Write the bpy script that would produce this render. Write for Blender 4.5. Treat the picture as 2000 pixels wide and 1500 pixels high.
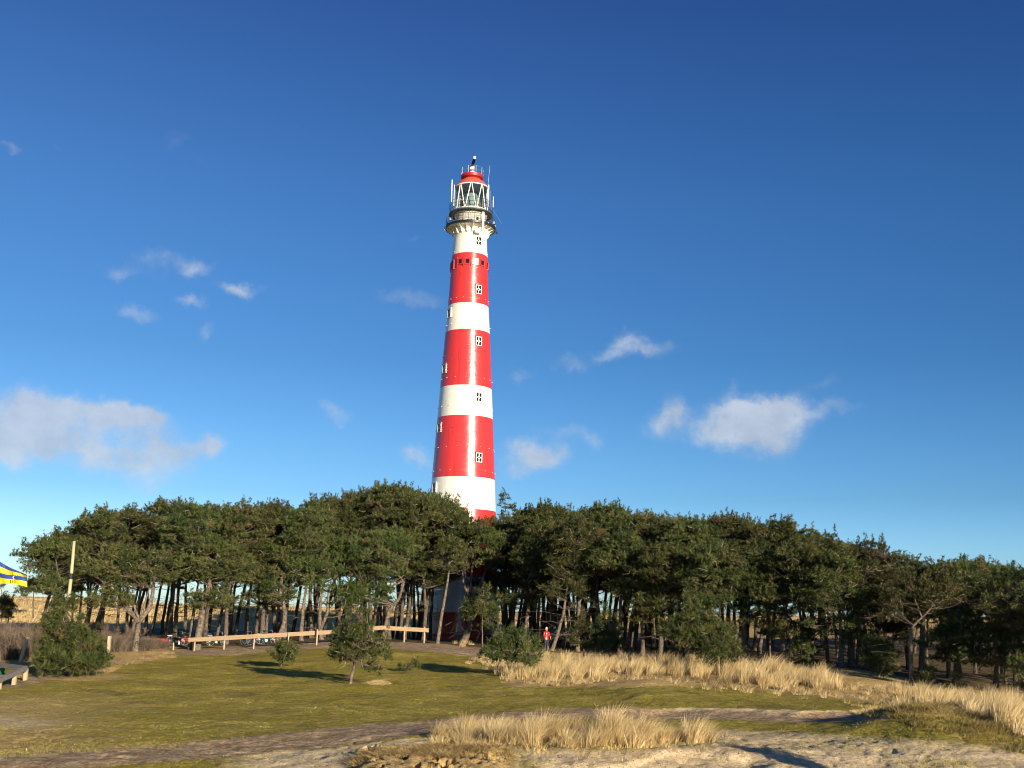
import bpy, bmesh, math, random
import numpy as np
from mathutils import Vector, Matrix

for o in list(bpy.data.objects): bpy.data.objects.remove(o)
sc = bpy.context.scene
COL = sc.collection
R = math.radians
rng = np.random.default_rng(7)
random.seed(7)

# ------------------------------------------------------------ camera, light
CZ = 3.1
PITCH, ROLL, F = R(11.7), R(1.15), 2150.0
cam = bpy.data.cameras.new('camera'); cam_o = bpy.data.objects.new('camera', cam); COL.objects.link(cam_o)
cam.sensor_width = 36.0; cam.lens = 36.0 * F / 2000.0
cam.clip_start = 0.1; cam.clip_end = 12000
cam_o.matrix_world = Matrix.Translation((0, 0, CZ)) @ Matrix.Rotation(math.pi/2 + PITCH, 4, 'X') @ Matrix.Rotation(ROLL, 4, 'Z')
sc.camera = cam_o

SUN_AZ, SUN_EL = R(30.5), R(12.2)      # azimuth to the right of straight behind the camera
S = Vector((math.sin(SUN_AZ)*math.cos(SUN_EL), -math.cos(SUN_AZ)*math.cos(SUN_EL), math.sin(SUN_EL)))
sun = bpy.data.lights.new('sun', 'SUN'); sun.energy = 5.0; sun.angle = R(0.55); sun.color = (1.0, 0.86, 0.66)
sun_o = bpy.data.objects.new('sun', sun); COL.objects.link(sun_o)
sun_o.rotation_euler = S.to_track_quat('Z', 'Y').to_euler(); sun_o.location = (60, -60, 60)

vs = sc.view_settings
sc.display_settings.display_device = 'sRGB'
vs.view_transform = 'Standard'; vs.look = 'None'; vs.gamma = 1.0; vs.exposure = 0.75

CR = cam_o.matrix_world.to_3x3()
CRn = np.array(CR); CAMP = np.array([0, 0, CZ])

def ray(px, py):
    d = CR @ Vector(((px-1000)/F, -(py-750)/F, -1.0)); return d.normalized()
def P(px, py, D):
    d = ray(px, py); k = D/d.y
    return Vector((0, 0, CZ)) + d*k
def project(x, y, z):
    v = np.stack([np.asarray(x, float), np.asarray(y, float), np.asarray(z, float)-CZ], -1) @ CRn
    dz = np.where(-v[..., 2] > 1e-3, -v[..., 2], 1e-3)
    return 1000 + F*v[..., 0]/dz, 750 - F*v[..., 1]/dz

sc.cycles.filter_width = 1.05

# ------------------------------------------------------------ numpy noise
def _h(i, j, s):
    n = (i*374761393 + j*668265263 + s*1442695041) & 0x7fffffff
    n = ((n ^ (n >> 13)) * 1274126177) & 0x7fffffff
    return ((n ^ (n >> 16)) & 0xffff) / 65535.0
def vnoise(x, y, s=0):
    x = np.asarray(x, float); y = np.asarray(y, float)
    i = np.floor(x).astype(np.int64); j = np.floor(y).astype(np.int64); fx = x-i; fy = y-j
    fx = fx*fx*(3-2*fx); fy = fy*fy*(3-2*fy)
    a = _h(i, j, s)*(1-fx)+_h(i+1, j, s)*fx; b = _h(i, j+1, s)*(1-fx)+_h(i+1, j+1, s)*fx
    return a*(1-fy)+b*fy
def fbm(x, y, s=0, o=4):
    t = 0; a = .5
    for k in range(o):
        t = t + a*vnoise(x*2**k+k*17.3, y*2**k-k*9.1, s+k); a *= .5
    return t/(1-.5**o)
def sstep(a, b, x):
    t = np.clip((x-a)/(b-a), 0, 1); return t*t*(3-2*t)

# ------------------------------------------------------------ terrain
CTRL = []   # (x, y, z)
def cp(px, py, D): p = P(px, py, D); CTRL.append(tuple(p))
def ch(px, py, H):
    d = ray(px, py); k = -H/d.z; CTRL.append((d.x*k, d.y*k, CZ-H))
for a in [(0,1500,3.2),(500,1500,3.15),(1000,1500,3.02),(1400,1500,2.98),(1700,1500,3.06),(2000,1500,3.12),
          (0,1420,3.15),(400,1440,3.1),(700,1430,3.0),(1000,1458,2.78),(1200,1455,2.76),(1380,1440,2.9),
          (1550,1445,2.98),(1700,1455,2.9),(1850,1440,2.78),(2000,1455,2.85),(200,1470,3.05),(750,1465,2.85)]: ch(*a)
for a in [(0,1350,46),(200,1345,49),(400,1350,48),(685,1338,52),(850,1345,50),(1000,1342,51),(1150,1335,53),(1280,1345,50),
          (1100,1385,40),(1300,1400,36),(1300,1378,41),(1600,1400,37),(1600,1378,42),(1750,1395,36),
          (60,1300,63),(150,1312,57),(210,1290,66),(300,1280,73),(210,1262,81),(373,1270,80),(500,1264,81),(620,1255,82),
          (750,1251,86),(830,1252,92),(900,1256,104),(905,1250,126),(1020,1264,90),(1100,1274,84),(1300,1292,77),(1450,1294,75),
          (1650,1305,71),(1780,1331,66),(1950,1364,61),(2070,1385,58),(600,1293,66),(800,1300,63),(450,1301,66),(300,1310,60),
          (1850,1398,35),(1720,1398,34),(1960,1402,37),(1400,1330,57),(1550,1350,52),(1650,1360,51),
          (-60,1265,80),(0,1235,95),(100,1228,112),(300,1232,118),(500,1238,120),(0,1172,195),(100,1168,205),(250,1176,210),(400,1181,215),(100,1212,150),(300,1216,155),(500,1222,160),(1100,1222,175),(1500,1232,175),
          (560,1184,215),(800,1192,215),(1200,1198,220),(1700,1204,225),(2000,1208,225),(700,1245,120),(1200,1254,120),(1500,1270,110),(1900,1310,95),
          (1000,1249,150),(-200,1170,195),(-200,1300,62),(-200,1400,36),(2200,1420,50),(2200,1500,24),(-200,1500,22)]: cp(*a)
for x, y, z in [(-6,10,.35),(0,10,.4),(6,10,.4),(-200,420,-2.5),(0,420,-2.5),(200,420,-2.5),(0,3,1.2)]: CTRL.append((x,y,z))
CT = np.array(CTRL)
def uv(x, y):
    y = np.maximum(y, 4.0)
    return np.clip(x/y, -.8, .8)*1.6, np.log(np.clip(y, 4, 450))
def _phi(r2): return r2*np.log(r2+1e-9)*.5
cu, cv = uv(CT[:,0], CT[:,1])
n = len(CT)
K = _phi((cu[:,None]-cu)**2+(cv[:,None]-cv)**2) + np.eye(n)*.004
Pm = np.stack([np.ones(n), cu, cv], 1)
A = np.block([[K, Pm],[Pm.T, np.zeros((3,3))]])
sol = np.linalg.solve(A, np.concatenate([CT[:,2], np.zeros(3)]))
def base_z(x, y):
    x = np.asarray(x, float); y = np.asarray(y, float); sh = x.shape
    x = x.ravel(); y = y.ravel(); out = np.empty(len(x))
    for k in range(0, len(x), 40000):
        u, v = uv(x[k:k+40000], y[k:k+40000])
        B = _phi((u[:,None]-cu)**2+(v[:,None]-cv)**2)
        out[k:k+40000] = B@sol[:n] + sol[n] + sol[n+1]*u + sol[n+2]*v
    return np.clip(out, -4, 9).reshape(sh)
# a mound hand-shaped on the right, an eroded bank and a torn edge near the camera
def segd(px, py, pts):
    d = np.full(np.shape(px), 1e9); s = np.full(np.shape(px), 1.0)
    for (x0,y0),(x1,y1) in zip(pts[:-1], pts[1:]):
        dx, dy = x1-x0, y1-y0; t = np.clip(((px-x0)*dx+(py-y0)*dy)/(dx*dx+dy*dy), 0, 1)
        qx, qy = x0+t*dx, y0+t*dy; dd = np.hypot((px-qx)*.35, py-qy)
        side = np.sign(py-qy); s = np.where(dd < d, side, s); d = np.minimum(d, dd)
    return d, s
LOWPATH = [(-80,1492),(150,1482),(420,1463),(700,1434),(850,1418),(1000,1400),(1200,1393),(1400,1396),(1560,1402),(1720,1400)]
TOPPATH = [(20,1340),(130,1318),(215,1296),(330,1272),(420,1272),(500,1268),(620,1257),(700,1254),(800,1258),(880,1264),(940,1276)]
BANK = [(1230,1386),(1330,1381),(1450,1383),(1560,1388),(1650,1388),(1740,1378)]
def terrain(x, y, fine=True, bz=None):
    z = base_z(x, y) if bz is None else bz
    near = np.clip(1-(y-70)/60, .25, 1)
    z = z + (fbm(x*.35, y*.35, 3)-.5)*.35*near + (fbm(x*.05+9, y*.05, 11)-.5)*1.2*sstep(120,200,y)
    px, py = project(x, y, z)
    ok = (y > 15) & (y < 60)
    # low bank: ground behind stays, ground in front of it drops a little
    d, s = segd(px, py, BANK)
    z = z - np.where(ok & (s > 0) & (py < 1412), .16*sstep(0, 5, d)*sstep(26, 12, d)*1.0, 0)
    m = np.exp(-((px-1800)/120)**2-((py-1405)/22)**2)*ok
    z = z + m*.35
    m = np.exp(-((px-1270)/90)**2-((py-1345)/14)**2)*ok
    z = z + m*.30
    # torn turf and roots at the lower edge of the view
    m = sstep(670, 730, px)*sstep(1000, 960, px)*sstep(1458, 1474, py)*ok
    rid = fbm(x*3.2, y*2.2, 33)
    z = z + m*(.22*rid - .32*sstep(.56, .66, rid) + .08)
    # sand lip, bottom
    m = sstep(1040, 1090, px)*sstep(1520, 1470, px)*ok
    lip = 1484 + 10*np.sin(px*.012) + 5*(fbm(px*.03, px*0, 5)-.5) - 18*sstep(1200, 1300, px)*sstep(1420, 1340, px)
    z = z - m*.10*sstep(lip-2, lip+4, py)
    if fine:
        k = np.clip(40/np.maximum(y, 10), .1, 1.4)
        z = z - (.030*sstep(.55, .8, vnoise(x*2.6, y*2.6, 61)) + .028*sstep(.6, .8, vnoise(x*6, y*5, 63)))*(y < 34)*sstep(1425, 1445, py)*ok
        z = z + (fbm(x*2.3, y*2.3, 21)-.5)*.07*np.minimum(k, 1) + (fbm(x*9, y*9, 27, 3)-.5)*.022*k*(y < 90)
    return z
def gz(x, y): return float(terrain(np.array([x]), np.array([y]))[0])
def foot(px, D):
    """point of the ground at distance D that the photograph shows at column px"""
    x = P(px, 1300, D).x
    for _ in range(6):
        z = gz(x, D); qx, qy = project(x, D, z); x += (px-float(qx))*D/F
    return Vector((x, D, z))

# ------------------------------------------------------------ materials
def mat(name, color=(.5,.5,.5), rough=.7, metal=0, spec=None, build=None):
    m = bpy.data.materials.new(name); m.use_nodes = True; nt = m.node_tree
    b = nt.nodes['Principled BSDF']
    b.inputs['Base Color'].default_value = (*color, 1); b.inputs['Roughness'].default_value = rough
    b.inputs['Metallic'].default_value = metal
    if spec is not None: b.inputs['Specular IOR Level'].default_value = spec
    if build: build(nt, b)
    return m
def nd(nt, t, **kw):
    n_ = nt.nodes.new(t)
    for k, v in kw.items(): setattr(n_, k, v)
    return n_
def noise(nt, scale, detail=4, coord='Object', rough=.6, vec=None):
    tc = nd(nt, 'ShaderNodeTexCoord'); nz = nd(nt, 'ShaderNodeTexNoise')
    nz.inputs['Scale'].default_value = scale; nz.inputs['Detail'].default_value = detail; nz.inputs['Roughness'].default_value = rough
    nt.links.new(vec if vec is not None else tc.outputs[coord], nz.inputs['Vector']); return nz.outputs['Fac']
def ramp(nt, fac, stops):
    r = nd(nt, 'ShaderNodeValToRGB'); e = r.color_ramp.elements
    while len(e) < len(stops): e.new(.5)
    for el, (p, c) in zip(e, stops): el.position = p; el.color = (*c, 1)
    nt.links.new(fac, r.inputs['Fac']); return r.outputs['Color']
def mix(nt, fac, a, b, mode='MIX'):
    m = nd(nt, 'ShaderNodeMix', data_type='RGBA', blend_type=mode)
    for s, v in ((m.inputs[0], fac), (m.inputs[6], a), (m.inputs[7], b)):
        if isinstance(v, (int, float)): s.default_value = v
        elif isinstance(v, tuple): s.default_value = (*v, 1) if len(v) == 3 else v
        else: nt.links.new(v, s)
    return m.outputs[2]
def math_(nt, op, a, b=0.0, c=None, clamp=False):
    m = nd(nt, 'ShaderNodeMath', operation=op, use_clamp=clamp)
    for s, v in zip(m.inputs, (a, b) if c is None else (a, b, c)):
        if isinstance(v, (int, float)): s.default_value = v
        else: nt.links.new(v, s)
    return m.outputs[0]
def bump(nt, b, h, strength=.5, dist=.05):
    bp = nd(nt, 'ShaderNodeBump'); bp.inputs['Strength'].default_value = strength; bp.inputs['Distance'].default_value = dist
    nt.links.new(h, bp.inputs['Height']); nt.links.new(bp.outputs[0], b.inputs['Normal'])

def _foliage(c0, c1, c2, brown=(.13,.10,.045)):
    def f(nt, b):
        at = nd(nt, 'ShaderNodeAttribute', attribute_name='tint'); oi = nd(nt, 'ShaderNodeObjectInfo')
        c = ramp(nt, at.outputs['Fac'], [(0, c0), (.5, c1), (.88, c2), (1, brown)])
        hs = nd(nt, 'ShaderNodeHueSaturation')
        nt.links.new(c, hs.inputs['Color'])
        nt.links.new(math_(nt, 'MULTIPLY_ADD', oi.outputs['Random'], .045, .478), hs.inputs['Hue'])
        nt.links.new(math_(nt, 'MULTIPLY_ADD', oi.outputs['Random'], .45, .78), hs.inputs['Value'])
        nt.links.new(hs.outputs[0], b.inputs['Base Color'])
        tr = nd(nt, 'ShaderNodeBsdfTranslucent'); nt.links.new(hs.outputs[0], tr.inputs['Color'])
        mx = nd(nt, 'ShaderNodeMixShader'); mx.inputs[0].default_value = .18
        nt.links.new(b.outputs[0], mx.inputs[1]); nt.links.new(tr.outputs[0], mx.inputs[2])
        nt.links.new(mx.outputs[0], nt.nodes['Material Output'].inputs['Surface'])
    return f
M = {}
M['needles'] = mat('pine_needles', rough=.55, spec=.35, build=_foliage((.028,.045,.011),(.066,.083,.018),(.150,.152,.038)))
M['needles_young'] = mat('young_pine_needles', rough=.55, spec=.35, build=_foliage((.028,.050,.012),(.068,.094,.020),(.165,.170,.044)))
def _bark(nt, b):
    c = ramp(nt, noise(nt, 6, 6), [(.3,(.04,.030,.022)),(.5,(.105,.080,.058)),(.7,(.18,.140,.105))])
    nt.links.new(c, b.inputs['Base Color']); bump(nt, b, noise(nt, 14, 5), .8, .05)
M['bark'] = mat('pine_bark', rough=.9, build=_bark)
def _bark2(nt, b):
    c = ramp(nt, noise(nt, 7, 6), [(.35,(.05,.038,.028)),(.5,(.145,.112,.080)),(.7,(.26,.205,.15))])
    nt.links.new(c, b.inputs['Base Color']); bump(nt, b, noise(nt, 14, 5), .7, .04)
M['bark_pale'] = mat('pale_sunlit_bark', rough=.9, build=_bark2)  # sunlight on front trunks put into the bark colour; also truly pale stems
M['deadwood'] = mat('dead_twigs', (.30,.25,.18), .9)
def _twig(nt, b):
    oi = nd(nt, 'ShaderNodeAttribute', attribute_name='tint')
    nt.links.new(ramp(nt, oi.outputs['Fac'], [(0,(.06,.042,.03)),(.6,(.14,.10,.07)),(1,(.26,.20,.14))]), b.inputs['Base Color'])
M['twigs'] = mat('bare_shrub_twigs', rough=.85, build=_twig)
def _marram(nt, b):
    at = nd(nt, 'ShaderNodeAttribute', attribute_name='tint')
    c = ramp(nt, at.outputs['Fac'], [(0,(.14,.09,.04)),(.3,(.38,.265,.11)),(.7,(.63,.475,.225)),(1,(.78,.62,.34))])
    nt.links.new(c, b.inputs['Base Color'])
    tr = nd(nt, 'ShaderNodeBsdfTranslucent'); nt.links.new(c, tr.inputs['Color'])
    mx = nd(nt, 'ShaderNodeMixShader'); mx.inputs[0].default_value = .2
    nt.links.new(b.outputs[0], mx.inputs[1]); nt.links.new(tr.outputs[0], mx.inputs[2])
    nt.links.new(mx.outputs[0], nt.nodes['Material Output'].inputs['Surface'])
M['marram'] = mat('dry_marram', rough=.6, build=_marram)
def _turf(nt, b):
    at = nd(nt, 'ShaderNodeAttribute', attribute_name='tint')
    c = ramp(nt, at.outputs['Fac'], [(0,(.12,.115,.022)),(.35,(.225,.205,.033)),(.7,(.35,.295,.06)),(.9,(.50,.39,.16)),(1,(.66,.54,.30))])
    nt.links.new(c, b.inputs['Base Color'])
M['turf'] = mat('short_grass_blades', rough=.75, build=_turf)
def wood(name, c0, c1, sc_=(2,2,30)):
    def f(nt, b):
        tc = nd(nt, 'ShaderNodeTexCoord'); mp = nd(nt, 'ShaderNodeMapping'); mp.inputs['Scale'].default_value = sc_
        nt.links.new(tc.outputs['Object'], mp.inputs['Vector'])
        nt.links.new(ramp(nt, noise(nt, 1.5, 5, vec=mp.outputs[0]), [(.3, c0), (.7, c1)]), b.inputs['Base Color'])
    return mat(name, rough=.8, build=f)
M['rail_wood'] = wood('new_rail_wood', (.25,.17,.09), (.41,.29,.165), (1.2,1.2,14))
M['post_wood'] = wood('post_wood', (.36,.28,.17), (.50,.41,.27), (9,9,1.2))
M['grey_wood'] = wood('weathered_wood', (.16,.14,.12), (.30,.27,.23), (1.5,1.5,12))
M['pole_wood'] = wood('pale_pole_wood', (.36,.32,.16), (.50,.45,.26), (9,9,.8))

def paint(name, c, rough, dirt=.12, bumpk=.03):
    def f(nt, b):
        tc = nd(nt, 'ShaderNodeTexCoord'); mp = nd(nt, 'ShaderNodeMapping'); mp.inputs['Scale'].default_value = (2.2, 2.2, .12)
        nt.links.new(tc.outputs['Object'], mp.inputs['Vector'])
        st = noise(nt, 1.2, 5, vec=mp.outputs[0])
        dk = tuple(v*(1-dirt*2.2) for v in c)
        nt.links.new(ramp(nt, st, [(.32, dk), (.5, c), (1, c)]), b.inputs['Base Color'])
        nt.links.new(math_(nt, 'MULTIPLY_ADD', noise(nt, .9, 3), .16, rough-.08), b.inputs['Roughness'])
        # horizontal plate seams every 1.9 m plus small dents
        sp = nd(nt, 'ShaderNodeSeparateXYZ'); nt.links.new(tc.outputs['Object'], sp.inputs[0])
        fr = math_(nt, 'FRACT', math_(nt, 'DIVIDE', sp.outputs[2], 1.9))
        seam = math_(nt, 'LESS_THAN', math_(nt, 'ABSOLUTE', math_(nt, 'SUBTRACT', fr, .5)), .012)
        h = math_(nt, 'ADD', math_(nt, 'MULTIPLY', noise(nt, .8, 3), 1.0), math_(nt, 'MULTIPLY', seam, -.08))
        bump(nt, b, h, 1.0, bumpk)
    m = mat(name, c, rough, spec=1.0, build=f); return m
M['red'] = paint('red_gloss_paint', (.60,.032,.022), .25, .10)
M['white'] = paint('cream_white_paint', (.79,.76,.65), .27, .045)
M['trim'] = mat('white_trim', (.80,.78,.70), .4)
M['black'] = mat('black_iron', (.012,.012,.014), .4)
M['scanner'] = mat('dark_brown_housing', (.018,.012,.014), .85, spec=.1)
M['grate'] = mat('grey_iron', (.07,.075,.08), .5)
M['steel'] = mat('galvanised_steel', (.42,.44,.46), .4, .7)
M['pane'] = mat('dark_pane', (.012,.014,.016), .08)
M['redflat'] = mat('red_roof_paint', (.50,.085,.065), .55)
M['darkred'] = mat('dark_red_paint', (.36,.012,.014), .45)
def _glass(nt, b):
    g = nd(nt, 'ShaderNodeBsdfGlossy'); g.inputs['Roughness'].default_value = .03
    t = nd(nt, 'ShaderNodeBsdfTransparent'); t.inputs['Color'].default_value = (.80,.86,.86,1)
    fr = nd(nt, 'ShaderNodeLayerWeight'); fr.inputs[0].default_value = .25
    mx = nd(nt, 'ShaderNodeMixShader'); nt.links.new(math_(nt, 'MULTIPLY_ADD', fr.outputs['Facing'], .35, .06), mx.inputs[0])
    nt.links.new(t.outputs[0], mx.inputs[1]); nt.links.new(g.outputs[0], mx.inputs[2])
    nt.links.new(mx.outputs[0], nt.nodes['Material Output'].inputs['Surface'])
M['glass'] = mat('lantern_glass', build=_glass)
M['lens'] = mat('fresnel_lens', (.30,.36,.32), .15)
M['curtain'] = mat('lantern_back', (.34,.38,.36), .7)
M['red_plastic'] = mat('red_board', (.38,.014,.012), .5)
M['tyre'] = mat('black_rubber', (.015,.015,.015), .6)
M['rim'] = mat('pale_rim', (.16,.165,.175), .45, .2)
M['bike_blue'] = mat('dark_blue_enamel', (.02,.03,.07), .3)
M['green'] = mat('green_plastic', (.01,.13,.07), .4)

# ------------------------------------------------------------ helpers
def new_obj(name, me, parent=None, loc=None):
    o = bpy.data.objects.new(name, me); COL.objects.link(o)
    if parent is not None: o.parent = parent
    if loc is not None: o.location = loc
    return o
def mesh(name, v, f, m, tint=None, smooth=False):
    """v (n,3); f list of faces or an (k,3)/(k,4) array"""
    me = bpy.data.meshes.new(name)
    v = np.asarray(v, dtype=np.float32)
    if isinstance(f, np.ndarray):
        k, c = f.shape
        me.vertices.add(len(v)); me.vertices.foreach_set('co', v.ravel())
        me.loops.add(k*c); me.loops.foreach_set('vertex_index', f.astype(np.int32).ravel())
        me.polygons.add(k); me.polygons.foreach_set('loop_start', np.arange(0, k*c, c, dtype=np.int32))
        me.polygons.foreach_set('loop_total', np.full(k, c, dtype=np.int32))
        if smooth: me.polygons.foreach_set('use_smooth', np.ones(k, dtype=bool))
        me.update(calc_edges=True)
    else:
        me.from_pydata([tuple(map(float, p)) for p in v], [], f)
        if smooth: me.polygons.foreach_set('use_smooth', np.ones(len(me.polygons), dtype=bool))
        me.update()
    ms = m if isinstance(m, (list, tuple)) else [m]
    for q in ms: me.materials.append(q)
    if tint is not None:
        a = me.attributes.new('tint', 'FLOAT', 'POINT'); a.data.foreach_set('value', np.asarray(tint, dtype=np.float32))
    return me
class MB:
    """collects simple solids into one mesh"""
    def __init__(s): s.v = []; s.f = []; s.mi = []; s.k = 0
    def add(s, v, f, mi=0):
        b = len(s.v); s.v += [tuple(p) for p in v]; s.f += [tuple(i+b for i in q) for q in f]; s.mi += [mi]*len(f)
    def box(s, c, d, M3=None, mi=0):
        hx, hy, hz = d[0]/2, d[1]/2, d[2]/2; c = Vector(c)
        v = [Vector((x, y, z)) for x in (-hx, hx) for y in (-hy, hy) for z in (-hz, hz)]
        if M3 is not None: v = [M3 @ p for p in v]
        s.add([p+c for p in v], [(0,1,3,2),(4,6,7,5),(0,4,5,1),(2,3,7,6),(0,2,6,4),(1,5,7,3)], mi)
    def tube(s, pts, rad, n=6, mi=0, cap=True):
        v, f = tube(pts, rad, n, cap); s.add(v, f, mi)
    def ring(s, R0, z, r, n=48, k=6, a0=0, a1=2*math.pi, mi=0):
        full = abs(a1-a0-2*math.pi) < 1e-6
        pts = [Vector((R0*math.cos(a0+(a1-a0)*i/n), R0*math.sin(a0+(a1-a0)*i/n), z)) for i in range(n+(0 if full else 1))]
        v = []; f = []
        for i, p in enumerate(pts):
            d = Vector((p.x, p.y, 0)).normalized()
            for j in range(k):
                a = 2*math.pi*j/k; v.append(p + d*math.cos(a)*r + Vector((0, 0, math.sin(a)*r)))
        m_ = len(pts)
        for i in range(m_ if full else m_-1):
            for j in range(k):
                i2 = (i+1) % m_; f.append((i*k+j, i2*k+j, i2*k+(j+1) % k, i*k+(j+1) % k))
        s.add(v, f, mi)
    def lathe(s, prof, n=48, mi=0, mif=None):
        v = []; f = []
        for (r, z) in prof:
            for j in range(n): a = 2*math.pi*j/n; v.append((r*math.cos(a), r*math.sin(a), z))
        b = len(s.v); s.v += v
        for i in range(len(prof)-1):
            for j in range(n):
                s.f.append((b+i*n+j, b+i*n+(j+1) % n, b+(i+1)*n+(j+1) % n, b+(i+1)*n+j)); s.mi.append(mif(i) if mif else mi)
    def build(s, name, m, parent=None, smooth=False, loc=None):
        me = mesh(name, s.v, s.f, m, smooth=smooth)
        me.polygons.foreach_set('material_index', s.mi)
        return new_obj(name, me, parent, loc)
def tube(pts, rad, n=6, cap=True):
    pts = [Vector(p) for p in pts]; m_ = len(pts); v = []; f = []
    if not hasattr(rad, '__len__'): rad = [rad]*m_
    up = Vector((0.31, .17, .93)).normalized(); a = None
    for i, p in enumerate(pts):
        t = (pts[min(i+1, m_-1)]-pts[max(i-1, 0)])
        t = t.normalized() if t.length > 1e-9 else Vector((0,0,1))
        if a is None:
            a = t.cross(up)
            if a.length < .1: a = t.cross(Vector((1,0,0)))
        a = (a - t*a.dot(t)).normalized(); b = t.cross(a)
        for j in range(n):
            q = 2*math.pi*j/n; v.append(p + (a*math.cos(q)+b*math.sin(q))*rad[i])
    for i in range(m_-1):
        for j in range(n): f.append((i*n+j, i*n+(j+1) % n, (i+1)*n+(j+1) % n, (i+1)*n+j))
    if cap: f.append(tuple(range(n))[::-1]); f.append(tuple((m_-1)*n+j for j in range(n)))
    return v, f
def empty(name, loc, label=None, cat=None, group=None, rz=0):
    o = bpy.data.objects.new(name, None); COL.objects.link(o); o.location = loc; o.rotation_euler = (0, 0, rz); o.empty_display_size = .3
    tag(o, label, cat, group); return o
def tag(o, label=None, cat=None, group=None, kind=None):
    if label: o['label'] = label
    if cat: o['category'] = cat
    if group: o['group'] = group
    if kind: o['kind'] = kind
    return o
def bez(p0, p1, p2, k=6):
    return [p0*(1-t)**2 + p1*2*t*(1-t) + p2*t*t for t in [i/(k-1) for i in range(k)]]

# ------------------------------------------------------------ world: sky with thin clouds
w = bpy.data.worlds.new("World"); sc.world = w; w.use_nodes = True
nt = w.node_tree; bg = nt.nodes['Background']
sky = nd(nt, 'ShaderNodeTexSky', sky_type='NISHITA', sun_disc=False)
sky.sun_elevation = SUN_EL; sky.sun_rotation = math.pi - SUN_AZ
sky.altitude = 0; sky.air_density = 1.0; sky.dust_density = .25; sky.ozone_density = 3.0
SKY_STR = .131
AIR = [(0,(.95,1.25,1.7)),(.1,(.86,1.14,1.6)),(.18,(.62,.88,1.2)),(.4,(.43,.71,1.0)),(.66,(.41,.68,1.0)),(1,(.31,.49,.87))]
def build_sky():
    tc = nd(nt, 'ShaderNodeTexCoord'); sp = nd(nt, 'ShaderNodeSeparateXYZ'); nt.links.new(tc.outputs['Generated'], sp.inputs[0])
    az = math_(nt, 'ARCTAN2', sp.outputs[0], sp.outputs[1]); el = math_(nt, 'ARCSINE', sp.outputs[2])
    cmb = nd(nt, 'ShaderNodeCombineXYZ'); nt.links.new(az, cmb.inputs[0]); nt.links.new(el, cmb.inputs[1])
    n1 = nd(nt, 'ShaderNodeTexNoise'); n1.inputs['Scale'].default_value = 17; n1.inputs['Detail'].default_value = 9; n1.inputs['Roughness'].default_value = .62
    nt.links.new(cmb.outputs[0], n1.inputs['Vector'])
    wp = nd(nt, 'ShaderNodeVectorMath', operation='MULTIPLY_ADD'); wp.inputs[1].default_value = (.055,.05,0)
    nt.links.new(n1.outputs['Color'], wp.inputs[0])
    off = nd(nt, 'ShaderNodeVectorMath', operation='ADD'); off.inputs[1].default_value = (-.0275,-.025,0)
    nt.links.new(cmb.outputs[0], off.inputs[0]); nt.links.new(off.outputs[0], wp.inputs[2])
    # puffs: column, row, half width, half height, density
    B = [(20,850,62,45,.95),(70,800,70,28,.9),(190,810,90,22,.95),(270,800,45,14,.7),(60,870,60,34,.6),(170,880,40,30,.55),
         (250,890,80,45,.7),(340,870,60,26,.65),(415,865,28,16,.75),(290,925,40,22,.4),
         (240,540,40,14,.42),(330,515,70,20,.48),(385,530,25,12,.4),(370,588,26,12,.6),(468,566,34,11,.7),(275,612,36,14,.42),(402,638,15,22,.35),
         (345,280,34,18,.25),(120,292,18,16,.18),(14,284,20,8,.4),(400,320,20,12,.15),
         (655,808,34,16,.42),(640,770,20,12,.15),(800,575,62,20,.42),(745,470,50,14,.16),(812,465,22,8,.22),(812,886,36,16,.75),
         (1250,668,55,18,.62),(1190,688,40,14,.5),(1105,715,42,17,.45),(1015,742,28,14,.4),(1035,880,48,26,.75),(1080,890,38,20,.5),(1110,835,50,18,.4),(1165,850,18,22,.35),(1000,920,30,18,.6),
         (1305,800,28,28,.75),(1300,840,45,26,.45),(1420,830,55,42,1.0),(1470,850,60,35,.8),(1540,815,55,32,.85),(1480,805,50,20,.8),(1635,800,40,18,.35),(1610,750,40,14,.25),(1875,910,20,10,.12),(1435,760,12,20,.15)]
    tot = None
    for (px, py, rx, ry, d_) in B:
        r0 = ray(px, py); a0 = math.atan2(r0.x, r0.y); e0 = math.asin(r0.z)
        sub = nd(nt, 'ShaderNodeVectorMath', operation='SUBTRACT'); sub.inputs[1].default_value = (a0, e0, 0); nt.links.new(wp.outputs[0], sub.inputs[0])
        ml = nd(nt, 'ShaderNodeVectorMath', operation='MULTIPLY'); ml.inputs[1].default_value = (F/rx/1.12, F/ry/1.12, 0); nt.links.new(sub.outputs[0], ml.inputs[0])
        dt = nd(nt, 'ShaderNodeVectorMath', operation='DOT_PRODUCT'); nt.links.new(ml.outputs[0], dt.inputs[0]); nt.links.new(ml.outputs[0], dt.inputs[1])
        g = math_(nt, 'MULTIPLY', math_(nt, 'EXPONENT', math_(nt, 'MULTIPLY', dt.outputs['Value'], -1.0)), d_)
        tot = g if tot is None else math_(nt, 'ADD', tot, g)
    n2 = nd(nt, 'ShaderNodeTexNoise'); n2.inputs['Scale'].default_value = 42; n2.inputs['Detail'].default_value = 10; n2.inputs['Roughness'].default_value = .62
    nt.links.new(cmb.outputs[0], n2.inputs['Vector'])
    dens = math_(nt, 'MULTIPLY', tot, math_(nt, 'MULTIPLY_ADD', n2.outputs['Fac'], 2.3, -.08))
    mr = nd(nt, 'ShaderNodeMapRange', interpolation_type='SMOOTHSTEP'); mr.inputs[1].default_value = .10; mr.inputs[2].default_value = 1.15; mr.inputs[4].default_value = .78
    nt.links.new(dens, mr.inputs[0])
    # clear dry winter air: deeper blue overhead, pale cyan instead of yellow at the horizon, paler towards the left
    ef = math_(nt, 'DIVIDE', el, R(32), clamp=True)
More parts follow.
